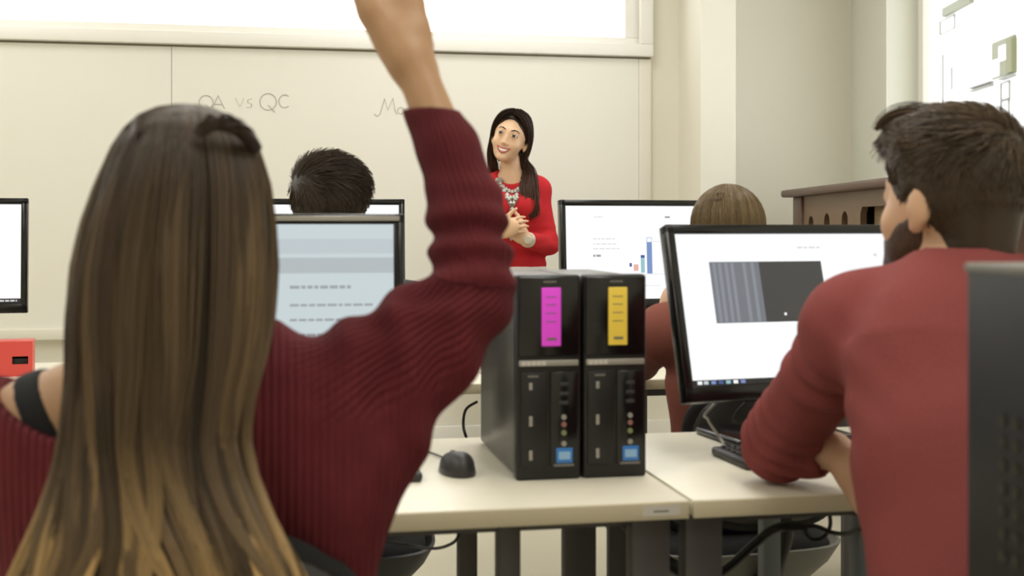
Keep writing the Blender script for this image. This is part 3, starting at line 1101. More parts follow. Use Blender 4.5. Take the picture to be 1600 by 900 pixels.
def march(F, o, d, L=.45, n=500):
    """first point of the ray o + t d that lies inside the field's surface"""
    ts = np.linspace(0, L, n)
    P = np.asarray(o)[None] + np.asarray(d)[None] * ts[:, None]
    ix, fr = [], []
    for i in range(3):
        a = F.ax[i]
        k = np.clip(np.searchsorted(a, P[:, i]) - 1, 0, len(a) - 2)
        ix.append(k); fr.append(np.clip((P[:, i] - a[k]) / (a[k + 1] - a[k]), 0, 1))
    v = 0
    for a in (0, 1):
        for b in (0, 1):
            for c in (0, 1):
                w = (fr[0] if a else 1 - fr[0]) * (fr[1] if b else 1 - fr[1]) * (fr[2] if c else 1 - fr[2])
                v = v + w * F.D[ix[0] + a, ix[1] + b, ix[2] + c]
    hit = np.argwhere(v < 0)
    return P[hit[0, 0]] if len(hit) else None


def vnormals(P, Q):
    n = np.cross(P[Q[:, 2]] - P[Q[:, 0]], P[Q[:, 3]] - P[Q[:, 1]])
    N = np.zeros_like(P)
    for i in range(4):
        for c in range(3):
            N[:, c] += np.bincount(Q[:, i], n[:, c], len(P))
    return N / (np.linalg.norm(N, axis=1, keepdims=True) + 1e-12)


def relax(P, Q, it=3, f=.5):
    for _ in range(it):
        S = np.zeros_like(P); c = np.zeros(len(P))
        for i in range(4):
            for j in (1, 3):
                for k in range(3):
                    S[:, k] += np.bincount(Q[:, i], P[Q[:, (i + j) % 4], k], len(P))
                c += np.bincount(Q[:, i], minlength=len(P))
        P = P + f * (S / np.maximum(c, 1)[:, None] - P)
    return P


def np_mesh(name, P, Q, m, parent, origin, attrs=None):
    me = bpy.data.meshes.new(name)
    P = np.asarray(P) - np.asarray(origin)
    k = Q.shape[1]
    me.vertices.add(len(P)); me.vertices.foreach_set('co', P.astype(F32).ravel())
    me.loops.add(len(Q) * k); me.loops.foreach_set('vertex_index', Q.astype(np.int32).ravel())
    me.polygons.add(len(Q))
    me.polygons.foreach_set('loop_start', np.arange(0, len(Q) * k, k, dtype=np.int32))
    me.polygons.foreach_set('use_smooth', np.ones(len(Q), bool))
    for an, arr in (attrs or {}).items():
        if arr.ndim == 1:
            at = me.attributes.new(an, 'FLOAT', 'POINT'); at.data.foreach_set('value', arr.astype(F32))
        else:
            at = me.attributes.new(an, 'FLOAT_VECTOR', 'POINT'); at.data.foreach_set('vector', arr.astype(F32).ravel())
    me.materials.append(M[m] if isinstance(m, str) else m)
    me.update(calc_edges=True)
    me.validate()
    o = bpy.data.objects.new(name, me)
    scene.collection.objects.link(o)
    if parent is not None: o.parent = parent
    return o


def strands(name, L, r0, r1, m, parent, origin, tint=None, along=None, sides=4, flat=1.0, nref=None):
    """L: (N, K, 3) strand points -> one mesh of tapered tubes"""
    L = np.asarray(L, float)
    N, K, _ = L.shape
    T = np.gradient(L, axis=1); T /= np.linalg.norm(T, axis=2, keepdims=True) + 1e-9
    ref = np.array((.31, .62, .72)) if nref is None else nref
    A = np.cross(T, np.broadcast_to(ref, T.shape)); A /= np.linalg.norm(A, axis=2, keepdims=True) + 1e-9
    B = np.cross(T, A)
    s = np.linspace(0, 1, K)
    R = (r0 + (r1 - r0) * s)[None, :, None] if np.ndim(r0) == 0 else (np.asarray(r0)[:, None] * (1 + (r1 - 1) * s)[None])[:, :, None]
    V = np.stack([L + R * (math.cos(2 * math.pi * j / sides) * A + flat * math.sin(2 * math.pi * j / sides) * B) for j in range(sides)], 2)
    base = (np.arange(N)[:, None] * K + np.arange(K - 1)[None]) * sides
    qs = []
    for j in range(sides):
        k = (j + 1) % sides
        qs.append(np.stack([base + j, base + k, base + sides + k, base + sides + j], 2).reshape(-1, 4))
    Q = np.concatenate(qs)
    tint = np.random.rand(N) if tint is None else tint
    al = np.broadcast_to(s[None], (N, K)) if along is None else along
    attrs = {'tint': np.repeat(tint, K * sides), 'along': np.repeat(np.asarray(al).reshape(-1), sides)}
    return np_mesh(name, V.reshape(-1, 3), Q, m, parent, origin, attrs)


def rot_basis(fwd, up, ):
    f = nrm(fwd)
    r = nrm(np.cross(f, up))
    u = np.cross(r, f)
    return np.stack([r, f, u], 1)          # columns: right, forward (face), up


def head_prims(O, R, s=1.0, fem=False):
    g = lambda *p: O + R @ (np.array(p) * s)
    e = lambda c, r, RR=R: ell(g(*c), np.array(r) * s, RR)
    k = lambda a, b, ra, rb: cone(g(*a), g(*b), ra * s, rb * s)
    add = [(e((0, -.015, .04), (.073, .093, .083)), .01), (e((0, .018, -.005), (.064, .076, .092)), .03),
           (e((0, .042, -.068), (.049, .05, .044)), .03), (k((-.012, .078, -.098), (.012, .078, -.098), .017, .017), .02),
           (e((.038, .062, -.028), (.024, .022, .026)), .02), (e((-.038, .062, -.028), (.024, .022, .026)), .02),
           (k((-.032, .080, .030), (.032, .080, .030), .012, .012), .014)]
    if fem:
        add[2] = (e((0, .045, -.066), (.043, .045, .040)), .03)
        add[3] = (k((-.006, .082, -.094), (.006, .082, -.094), .013, .013), .022)
        add[6] = (k((-.03, .082, .030), (.03, .082, .030), .009, .009), .016)
    nz = .72 if fem else 1.0
    sub = [(e((.031, .103, .012), (.017, .016, .011)), .012), (e((-.031, .103, .012), (.017, .016, .011)), .012)]
    add2 = [(k((0, .092, .016), (0, .112 - .012 * (1 - nz) / .28, -.026), .007 * nz, .0125 * nz), .012), (e((.012 * nz, .100 - .006 * (1 - nz) / .28, -.03), (.009 * nz, .01, .007 * nz)), .008),
            (e((-.012 * nz, .100 - .006 * (1 - nz) / .28, -.03), (.009 * nz, .01, .007 * nz)), .008),
            (e((.031, .083, .011), (.0125, .0125, .0125)), .004), (e((-.031, .083, .011), (.0125, .0125, .0125)), .004)]
    for sgn in (1, -1):
        a = .35 * sgn
        Rz = np.array(((math.cos(a), math.sin(a), 0), (-math.sin(a), math.cos(a), 0), (0, 0, 1)))
        add2.append((e((sgn * .077, -.012, -.002), (.009, .019, .031), R @ Rz), .008))
        add2.append((e((sgn * .074, -.006, -.03), (.007, .011, .012), R @ Rz), .006))
    return add, sub, add2


def hand_prims(w, d, n, t, s=1.0, curl=(.25, .3, .25), thumb_curl=.3, close=0.0):
    """w wrist, d towards the fingers, n palm side (fingers curl that way), t thumb side"""
    d, n = nrm(d), nrm(n); t = nrm(t - d * np.dot(t, d)); n = nrm(np.cross(d, t) * np.sign(np.dot(np.cross(d, t), n)))
    out = [(cone(w - d * .012 * s, w + d * .03 * s, .027 * s, .032 * s, n, 1.5), .012),
           (cone(w + d * .03 * s, w + d * .078 * s, .034 * s, .040 * s, n, 2.5), .012)]
    for i, (off, ln, r) in enumerate(((.029, .070, .0088), (.0098, .080, .0092), (-.0098, .075, .0088), (-.028, .058, .0078))):
        p = w + (d * (.086 if i < 3 else .078) + t * off) * s
        dd = nrm(d + t * off * 2.2)
        ang = 0
        q = w + (d * .06 + t * off * .9) * s
        out.append((cone(q, p, r * s * 1.05, r * s * 1.05), .006))
        for j, fr in enumerate((.45, .31, .24)):
            ang += curl[j]
            v = dd * math.cos(ang) + n * math.sin(ang)
            p2 = p + v * ln * fr * s
            out.append((cone(p, p2, r * s * (1 - .09 * j), r * s * (.91 - .09 * j)), .003))
            p = p2
    p = w + (d * .022 + t * .024 + n * .006) * s
    v = nrm(d * (.62 + .3 * close) + t * (.68 - .4 * close) + n * .35)
    p2 = p + v * .045 * s
    out.append((cone(p, p2, .0135 * s, .0115 * s), .012))
    v = nrm(v * math.cos(thumb_curl) + (d * .8 - t * .3 + n * .4) * math.sin(thumb_curl))
    p3 = p2 + v * .032 * s
    out.append((cone(p2, p3, .0112 * s, .0098 * s), .004))
    out.append((cone(p3, p3 + nrm(v + d * .3) * .024 * s, .0098 * s, .0078 * s), .004))
    return out


class Person:
    def __init__(self, label, J, fw, s=1.0, girth=1.0):
        self.J = {k: np.asarray(v, float) for k, v in J.items()}
        self.s = s
        self.fw = nrm((fw[0], fw[1], 0)); self.rt = np.array((self.fw[1], -self.fw[0], 0))
        p = self.J['pel']
        self.org = np.array((p[0], p[1], 0))
        self.root = empty('person', self.org, 0, label, 'person', None)
        g = girth
        J = self.J
        n = self.fw
        mid = J['pel'] * .55 + J['chest'] * .45
        self.torso = [(cone(J['pel'], mid, .150 * g, .128 * g, n, 1.38), .03), (cone(mid, J['chest'], .128 * g, .150 * g, n, 1.4), .03),
                      (cone(J['chest'], J['chest'] * .45 + J['neck'] * .55, .150 * g, .10 * g, n, 1.4), .04),
                      (cone(J['shL'], J['neck'], .050 * g, .052 * g), .04), (cone(J['shR'], J['neck'], .050 * g, .052 * g), .04),
                      (cone(J['shL'], J['shR'], .048 * g, .048 * g), .05)]
        self.neck = [(cone(J['neck'] - np.array((0, 0, .02)), J['headbase'], .058 * g, .053 * g), .02)]
        self.armL = [(cone(J['shL'], J['elL'], .052 * g, .041 * g), .025), (cone(J['elL'], J['wrL'], .042 * g, .028 * g), .012)]
        self.armR = [(cone(J['shR'], J['elR'], .052 * g, .041 * g), .025), (cone(J['elR'], J['wrR'], .042 * g, .028 * g), .012)]
        self.legs = []
        self.feet = []
        for q in 'LR':
            hip = J['pel'] + self.rt * (-.09 if q == 'L' else .09) - np.array((0, 0, .03))
            kn, an = J['kn' + q], J['an' + q]
            self.legs += [(cone(hip, kn, .088 * g, .060 * g), .03), (cone(kn, an, .060 * g, .040 * g), .015)]
            self.feet += [(cone(an - np.array((0, 0, .035)), an - np.array((0, 0, an[2] - .04)) + self.fw * .15, .042, .036), .02)]
        self.hands = []
        self.head = None

    def all_prims(self):
        return self.torso + self.neck + self.armL + self.armR + self.legs + self.feet

    def body(self, h, zs, hadd, skin='skin', name='body', h_head=None):
        pr = self.all_prims() + self.hands
        lo = np.min([p.lo for p, _ in pr], 0) - .06; hi = np.max([p.hi for p, _ in pr], 0) + .06
        ha, hs, h2 = hadd
        lo = np.minimum(lo, np.min([p.lo for p, _ in ha], 0) - .03); hi = np.maximum(hi, np.max([p.hi for p, _ in ha], 0) + .06)
        zs = [(max(lo[2], -.0) if a is None else a, hi[2] if b is None else b, hh) for a, b, hh in zs]
        F = Field(lo, hi, h, zs)
        for p, k in self.torso + self.legs + self.feet + self.armL + self.armR: F.add(p, k)
        for p, k in ha: F.add(p, k)
        for p, k in self.neck: F.add(p, k)
        for p, k in hs: F.sub(p, k)
        for p, k in h2: F.add(p, k)
        for p, k in self.hands: F.add(p, k)
        self.F = F
        P, Q = F.mesh()
        P = relax(P, Q, 2, .4)
        return np_mesh(name, P, Q, skin, self.root, self.org)

    def cloth(self, name, m, prims, h, infl, cuts=(), subs=(), disp=None, arm=None, zs=None, it=2, keep=None):
        lo = np.min([p.lo for p, *_ in prims], 0) - .05; hi = np.max([p.hi for p, *_ in prims], 0) + .05
        F = Field(lo, hi, h, zs)
        for q in prims:
            F.add(q[0], q[1], q[2] if len(q) > 2 else infl)
        for pt, n in cuts: F.cut(pt, n)
        for p, k in subs: F.sub(p, k)
        if keep: F.keep(keep)
        self.FC = F
        P, Q = F.mesh()
        P = relax(P, Q, it, .5)
        attrs = {}
        if disp is not None:
            N = vnormals(P, Q)
            P = P + N * disp(P, N)[:, None]
        if arm is not None:
            attrs['arm'] = arm_attr(P, arm)
        return np_mesh(name, P, Q, m, self.root, self.org, attrs)


def seg_param(P, a, b):
    a, b = np.asarray(a), np.asarray(b)
    ba = b - a
    t = (P - a) @ ba / (ba @ ba)
    c = a + np.clip(t, 0, 1)[:, None] * ba
    return t, P - c, np.linalg.norm(P - c, axis=1)


def arm_attr(P, segs):
    """(cos, sin, weight) of the angle round the nearest sleeve segment"""
    out = np.zeros((len(P), 3)); best = np.full(len(P), 1e9)
    out[:, 0] = 1
    for (a, b, reach) in segs:
        t, e, d = seg_param(P, a, b)
        ax = nrm(b - a)
        u = nrm(np.cross(ax, (0.2, 0.3, 0.93))); v = np.cross(ax, u)
        m = d < best
        best = np.where(m, d, best)
        w = np.clip((reach - d) / .03, 0, 1) * np.clip((t + .05) / .2, 0, 1)
        out[m, 0] = (e @ u)[m]; out[m, 1] = (e @ v)[m]; out[m, 2] = w[m]
    return out


def wave(P, seed, f, n=5):
    """cheap smooth noise: a sum of sines"""
    r = np.random.RandomState(seed)
    o = 0
    for i in range(n):
        k = r.normal(size=3) * f
        o = o + np.sin(P @ k + r.uniform(0, 6.28))
    return o / n


def seated(px, py_neck, d, **kw):
    pass


UP = np.array((0, 0, 1.0))
FWD = np.array((0, 1.0, 0)); RGT = np.array((1.0, 0, 0))
CAMF = np.array((SY, CY, 0)); CAMR = np.array((CY, -SY, 0))


def legs_seated(pel, fw, kz=.50):
    rt = np.array((fw[1], -fw[0], 0))
    out = {}
    for q, sg in (('L', -1), ('R', 1)):
        k = pel + fw * .43 + rt * sg * .11; k = np.array((k[0], k[1], kz))
        a = k + fw * -.03; a = np.array((a[0], a[1], .085))
        out['kn' + q], out['an' + q] = k, a
    return out


def trousers(p, m, h=.009, z0=.10, extra=()):
    pr = [(q, k) for q, k in p.legs] + [(p.torso[0][0], .03)]
    top = p.J['pel'][2] + .10
    return p.cloth('trousers', m, pr, h, .012, cuts=[((0, 0, top), (0, 0, 1)), ((0, 0, z0), (0, 0, -1))])


def shoes(p, m='shoe', h=.008):
    for i in (0, 1):
        q = p.feet[i][0]
        p.cloth('shoe', m, [(q, .02)], h, .008, cuts=[((0, 0, .0), (0, 0, -1)), ((0, 0, .10), (0, 0, 1))])


# ------------------------------------------------------------------ 1. the person with the raised arm
def build_raised():
    np.random.seed(3)
    fw = FWD
    pel = W(262, 1150, 1.53)
    pel[2] = .56
    J = dict(pel=pel, chest=W(268, 770, 1.495), neck=W(270, 540, 1.47), headbase=W(276, 440, 1.44),
             shR=W(470, 640, 1.47), elR=W(734, 455, 1.50), wrR=W(643, 92, 1.565),
             shL=W(56, 668, 1.47), elL=W(-60, 880, 1.58), wrL=W(60, 770, 1.90))
    J['wrL'][2] = .785
    J.update(legs_seated(pel, fw))
    p = Person('person seen from behind with long ombré hair and burgundy sweater raising the right arm', J, fw, .93, .93)
    J = p.J
    hd = J['wrR']
    p.armR = [(cone(J['shR'], W(726, 474, 1.50), .045, .036), .025), (cone(W(726, 474, 1.50), W(734, 425, 1.50), .036, .034), .012),
              (cone(W(734, 425, 1.50), W(700, 238, 1.535), .034, .029), .012), (cone(W(700, 238, 1.535), hd, .029, .0245), .012)]
    d = nrm(W(600, -40, 1.59) - hd)
    p.hands = hand_prims(hd, d, CAMF, -CAMR, 1.02, (.10, .12, .08), .15, .8) + hand_prims(J['wrL'], nrm(np.array((.5, .8, -.05))), -UP, RGT, .92)
    del p.hands[18:21]                      # the thumb of the raised hand lies along the palm
    p.hands += [(cone(W(632, 92, 1.56), W(584, 18, 1.57), .0215, .0185), .02), (cone(W(584, 18, 1.57), W(552, -36, 1.575), .0165, .0130), .012),
                (cone(W(552, -36, 1.575), W(538, -70, 1.575), .0125, .0085), .004)]
    O = W(280, 327, 1.43)
    R = rot_basis(nrm(FWD * .98 + RGT * .18), UP)
    hp = head_prims(O, R, .93)
    p.body(.0052, [(None, .70, .014), (.70, None, .0052)], hp, 'skin')
    # sweater
    el, sh, wr = J['elR'], J['shR'], J['wrR']
    cuff = W(664, 160, 1.555)
    ax_f = nrm(cuff - el)
    elc = W(732, 466, 1.50)
    inner = W(700, 395, 1.50)
    sl = [(cone(W(468, 640, 1.47), elc, .062, .052), .03, 0), (cone(elc, W(736, 420, 1.50), .050, .047), .02, 0),
          (cone(W(736, 425, 1.50), W(729, 330, 1.515), .047, .0445), .015, 0),
          (cone(W(729, 330, 1.515), W(702, 235, 1.535), .0445, .0395), .012, 0), (cone(W(702, 235, 1.535), cuff, .0395, .0315, capb=True), .012, 0),
          (cone(W(530, 740, 1.48), W(692, 560, 1.49), .072, .040), .04, 0), (cone(W(486, 830, 1.49), W(596, 676, 1.49), .073, .046), .04, 0),
          (cone(W(478, 1010, 1.50), W(490, 800, 1.49), .078, .078), .04, 0)]
    n = p.fw
    tz = [(cone(W(270, 1080, 1.53), W(275, 800, 1.50), .205, .195, n, 1.55), .03, 0), (cone(W(275, 800, 1.50), W(270, 650, 1.47), .195, .165, n, 1.5), .04, 0),
          (cone(J['shL'], J['elL'], .072, .062), .04, 0), (cone(J['elL'], J['wrL'], .060, .045, capb=True), .02, 0),
          (cone(J['shL'], W(150, 720, 1.47), .07, .08), .05, 0), (cone(sh, W(360, 640, 1.47), .066, .08), .05, 0),
          (cone(W(90, 720, 1.47), W(450, 710, 1.48), .09, .09, n, 1.2), .05, 0)]
    nk = W(192, 520, 1.45)
    Rn = rot_basis(FWD, UP)
    fore = nrm(cuff - W(735, 420, 1.5)); uarm = nrm(elc - sh)

    def disp(P, N):
        e = P - elc
        sf = e @ fore
        su = -(e @ uarm)
        dist = np.linalg.norm(e, axis=1)
        # creases squeezed round the inside of the elbow
        a = .0058 * np.exp(-((sf - .055) / .065) ** 2) * np.exp(-(dist / .17) ** 4)
        w1 = np.sin(2 * math.pi * (sf + .25 * (e @ CAMR) + .010 * wave(P, 4, 25)) / .040)
        b = .0068 * np.exp(-((su - .10) / .09) ** 2) * np.exp(-(dist / .26) ** 4)
        w2 = np.sin(2 * math.pi * (su * .9 + .35 * (P[:, 2] - elc[2]) + .012 * wave(P, 5, 20)) / .055)
        t, ev, dd = seg_param(P, W(729, 330, 1.515), cuff)
        c = .0015 * np.exp(-((t - .3) / .5) ** 2) * (dd < .07)
        return a * w1 + b * w2 + .003 * wave(P, 9, 28) + c * wave(P, 2, 60)
    segs = [(W(735, 420, 1.5), cuff, .075), (sh, elc, .085)]
    neckcut = ell(nk, (.170, .24, .125), Rn)
    p.cloth('sweater', 'burgundy', sl + tz, .0050, 0, cuts=[((0, 0, .58), (0, 0, -1))],
            subs=[(neckcut, .012), (cone(cuff - fore * .02, cuff + fore * .02, .0225, .0225), .004), (cone(J['wrL'] - nrm(J['wrL'] - J['elL']) * .02, J['wrL'] + nrm(J['wrL'] - J['elL']) * .02, .036, .036), .004)],
            disp=disp, arm=segs, zs=[(.55, .72, .010), (.72, 1.31, .0046)])
    # dark strap of the top underneath
    F = Field(J['shL'] - .16, J['shL'] + .18, .004)
    for q, k in p.torso + p.neck + p.armL: F.add(q, k, .0035)
    mid = W(26, 618, 1.40)
    dirn = nrm(CAMR * .86 + UP * .5)
    F.cut(mid + dirn * .015, dirn); F.cut(mid - dirn * .015, -dirn)
    P, Q = F.mesh()
    np_mesh('shoulder_strap', relax(P, Q, 2), Q, 'black_cloth', p.root, p.org)
    trousers(p, 'denim'); shoes(p)

    # hair: a lofted mass and the locks on it
    rows = [(166, 272, 318, 1.425, .022), (172, 246, 340, 1.42, .05), (184, 222, 362, 1.415, .075), (204, 203, 384, 1.412, .095), (236, 183, 403, 1.41, .112),
            (290, 160, 419, 1.405, .122), (350, 139, 425, 1.40, .124), (420, 124, 427, 1.392, .122), (500, 115, 423, 1.380, .113),
            (560, 111, 414, 1.365, .098), (620, 105, 400, 1.350, .080), (680, 96, 390, 1.337, .062), (740, 82, 402, 1.320, .048),
            (800, 62, 428, 1.300, .036), (850, 42, 458, 1.287, .030), (905, 20, 490, 1.280, .026), (945, 10, 505, 1.278, .02)]
    rows = np.array(rows, float)
    yy = rows[:, 0]
    arcl = np.concatenate([[0], np.cumsum(np.hypot(np.diff(rows[:, 1]) * .6, np.diff(yy)))]); arcl /= arcl[-1]

    def section(s):
        return [np.interp(s, arcl, rows[:, i]) for i in range(5)]

    def hp_(s, th, rad):
        """s along the hair, th angle (0 = towards the camera, + to the right), rad radial factor"""
        y, xl, xr, dc, hd_ = section(s)
        cx, hw = (xl + xr) / 2, (xr - xl) / 2 * dc / FPX
        u = (cx - 800) / FPX
        lat = hw * np.sin(th) * rad
        dep = -hd_ * np.cos(th) * rad
        dd = dc + dep
        z = CAMZ + dc * (HZ - y) / FPX
        bx = dc * u + lat
        return np.stack([bx * CY + dd * SY, dd * CY - bx * SY, z], -1)
    NS, NT = 46, 48
    ss = np.concatenate([[0], np.linspace(0, .985, NS - 1)])
    V = [hp_(np.full(NT, s), np.linspace(-math.pi, math.pi, NT, endpoint=False), np.full(NT, .955 if s < .75 else .955 - .9 * (s - .75))) for s in ss]
    V = np.array(V)
    V[0] = V[1].mean(0) + (V[1] - V[1].mean(0)) * .02 + np.array((0, 0, .001))
    q = []
    for i in range(NS - 1):
        for j in range(NT):
            k = (j + 1) % NT
            q.append((i * NT + j, (i + 1) * NT + j, (i + 1) * NT + k, i * NT + k))
    Vv = list(V.reshape(-1, 3)) + [V[0].mean(0) + np.array((0, 0, .002)), V[-1].mean(0)]
    a, b_ = len(Vv) - 2, len(Vv) - 1
    q += [(a, j, (j + 1) % NT, (j + 1) % NT) for j in range(0)]
    al = np.concatenate([np.repeat(np.clip((ss - .55) / .5, 0, 1) ** 1.3 * .06, NT), [0, .3]])
    hm = hair_mat('brown_ombre_hair', (68, 55, 43), (174, 143, 97), .6)
    hair = np_mesh('hair', np.array(Vv), np.array(q), hm, p.root, p.org, {'tint': np.full(len(Vv), .08), 'along': al})
    # locks
    NL = 84
    K = 34
    lth = np.random.uniform(-math.pi * .80, math.pi * .80, NL)
    ltint = np.clip(np.random.normal(.5, .26, NL), 0, 1)
    lhi = np.where(np.random.rand(NL) < .36 + .2 * (np.abs(lth) > .9), np.random.uniform(.75, 1, NL), np.random.uniform(0, .2, NL))         # how blond the tips of the lock are
    lend = np.random.uniform(.93, 1.0, NL)
    lph = np.random.uniform(0, 6.28, (NL, 3))
    lrad = np.random.uniform(-.05, .05, NL)
    per = 84
    lid = np.repeat(np.arange(NL), per)
    n_ = len(lid)
    s = np.linspace(0, 1, K)
    spread = np.random.normal(0, .066, n_)
    S_ = s[None] * (lend[lid] + np.random.uniform(-.03, .0, n_))[:, None]
    S0 = np.random.uniform(.0, .03, n_)
    S_ = S0[:, None] + S_ * (1 - S0[:, None])
    TH = lth[lid][:, None] + spread[:, None] * (1.2 - .92 * S_) + .07 * S_ * np.sin(5 * S_ + lph[lid, 0][:, None]) + .14 * np.clip(S_ - .5, 0, 1) * 2 * np.sin(9 * S_ + lph[lid, 1][:, None])
    RAD = .972 + lrad[lid][:, None] * np.clip(S_ * 3, 0, 1) + np.random.uniform(-.05, .012, n_)[:, None] + .02 * np.sin(8 * S_ + lph[lid, 2][:, None])
    RAD = RAD * (1 - .0 * S_)
    L = hp_(S_, TH, RAD)
    al = np.clip((S_ - .63) / .33, 0, 1) ** 1.1 * (.12 + .88 * lhi[lid])[:, None] + .16 * lhi[lid][:, None] * np.clip(S_ * 3, 0, 1)
    tint = np.clip(ltint[lid] + np.random.normal(0, .12, n_), 0, 1)
    h2 = strands('hair_strands', L, .00115, .0008, hm, p.root, p.org, tint, al, 4)
    # the twist of hair pinned back over the right ear, its shadow painted in
    path = np.array(smooth_path([W(312, 206, 1.303), W(326, 196, 1.303), W(345, 192, 1.31), W(372, 200, 1.325), W(392, 216, 1.358), W(403, 232, 1.392)], 6))
    N2 = 260
    off = np.random.normal(0, 1, (N2, 2))
    s2 = np.linspace(0, 1, len(path))
    prof = .0021 * np.sin(math.pi * np.clip(s2 * .9 + .08, 0, 1)) ** .6 + .0012
    tw = s2 * 3.5
    L2 = path[None] + (off[:, 0, None] * np.cos(tw) - off[:, 1, None] * np.sin(tw))[:, :, None] * prof[None, :, None] * CAMR + (off[:, 0, None] * np.sin(tw) + off[:, 1, None] * np.cos(tw))[:, :, None] * prof[None, :, None] * UP
    hm2 = hair_mat('shaded_hair_twist', (46, 35, 27), (60, 45, 33), .3)
    strands('hair_twist', L2, .0011, .0008, hm2, p.root, p.org)


build_raised()
c_raised = W(255, 850, 1.36)
office_chair('black office chair under the person raising an arm', (-.105, 1.71, 0), 0, top=.825)


# ------------------------------------------------------------------ shared hair builders
def short_hair(p, O, R, s, hm, seed=1, thick=.012, n=5200, length=.030, sweep=(.0, 1.0), top=1.0, low=-.078, rise=1.0, rough_=.25, nape=False, clumps=.9):
    rs = np.random.RandomState(seed)
    g = lambda *q: O + R @ (np.array(q) * s)
    F = Field(O - .19, O + .21, .0042)
    F.add(ell(g(0, -.016, .040), np.array((.0735, .094, .084)) * s, R), .01, thick * .75)
    F.add(ell(g(0, .006, .088), np.array((.056, .082, .040)) * s * top, R), .03, thick)
    if nape: F.add(cone(g(0, -.056, -.03), g(0, -.050, -.11), .052 * s, .050 * s), .02)
    F.sub(ell(g(0, .125, -.035), np.array((.088, .078, .105)) * s, R), .012)
    for sg in (1, -1):
        F.sub(ell(g(sg * .084, .002, -.014), np.array((.026, .026, .034)) * s, R), .006)
        F.sub(ell(g(sg * .07, .045, -.045), np.array((.03, .034, .045)) * s, R), .01)
    q = g(0, -.06, low)
    F.cut(q, -R[:, 2] * .93 + R[:, 1] * .36)
    P, Q = F.mesh()
    P = relax(P, Q, 2)
    hair = np_mesh('hair', P, Q, hm, p.root, p.org, {'tint': np.full(len(P), .35), 'along': np.zeros(len(P))})
    N = vnormals(P, Q)
    loc = ((P - O) @ R) / s
    out = (N * (P - O)).sum(1) > 0
    cand = np.argwhere(out)[:, 0]
    pick = rs.choice(cand, n)
    v, nn, lc = P[pick], N[pick], loc[pick]
    tp = np.clip((lc[:, 2] - .035) / .06, 0, 1)
    crown = np.array((0, -.055, .12))
    rad = lc - crown
    swirl = rs.normal(0, rough_, (n, 3))
    clump = np.stack([wave(lc, seed + 20 + i, 55) for i in range(3)], 1) * clumps
    flow = (1 - tp)[:, None] * (np.array((0, -.25, -1.0)) + .4 * rad * 6) + tp[:, None] * (np.array((sweep[0], sweep[1], 0)) + .25 * rad * 8) + swirl + clump
    flow = flow @ R.T
    flow -= nn * (flow * nn).sum(1)[:, None]
    flow /= np.linalg.norm(flow, axis=1, keepdims=True) + 1e-9
    K = 7
    ln = (length * (.45 + .75 * tp) * rs.uniform(.7, 1.15, n) * s)
    side_rise = (.16 + .34 * tp) * rise
    t = np.linspace(0, 1, K)
    L = v[:, None] - nn[:, None] * .002 + flow[:, None] * (ln[:, None] * t)[:, :, None] + nn[:, None] * (ln[:, None] * (side_rise[:, None] * t - (.42 * side_rise[:, None]) * t * t))[:, :, None]
    L[:, :, 2] -= (t ** 2)[None] * .004
    tint = np.clip(rs.normal(.5, .2, n) + .25 * wave(lc, seed + 31, 70), 0, 1)
    strands('hair_strands', L, .0011, .0005, hm, p.root, p.org, tint, None, 3)
    return hair


def bundle(guides, n, rads, K=26, seed=0):
    """strands that run along guide paths; rads: radius of the bundle along the path"""
    rs = np.random.RandomState(seed)
    out = []
    for gd in guides:
        pts = np.array(smooth_path(gd, 8))
        d = np.concatenate([[0], np.cumsum(np.linalg.norm(np.diff(pts, axis=0), axis=1))]); d /= d[-1]
        s = np.linspace(0, 1, K)
        c = np.stack([np.interp(s, d, pts[:, i]) for i in range(3)], 1)
        rr = np.interp(s, np.linspace(0, 1, len(rads)), rads)
        T = np.gradient(c, axis=0); T /= np.linalg.norm(T, axis=1, keepdims=True)
        A = np.cross(T, (.2, .9, .1)); A /= np.linalg.norm(A, axis=1, keepdims=True)
        B = np.cross(T, A)
        o = rs.normal(0, .5, (n, 2)); e = rs.uniform(.9, 1, n)
        for i in range(n):
            se = s * e[i]
            cc = np.stack([np.interp(se, s, c[:, k]) for k in range(3)], 1)
            out.append(cc + A * (o[i, 0] * rr)[:, None] + B * (o[i, 1] * rr * .6)[:, None])
    return np.array(out)


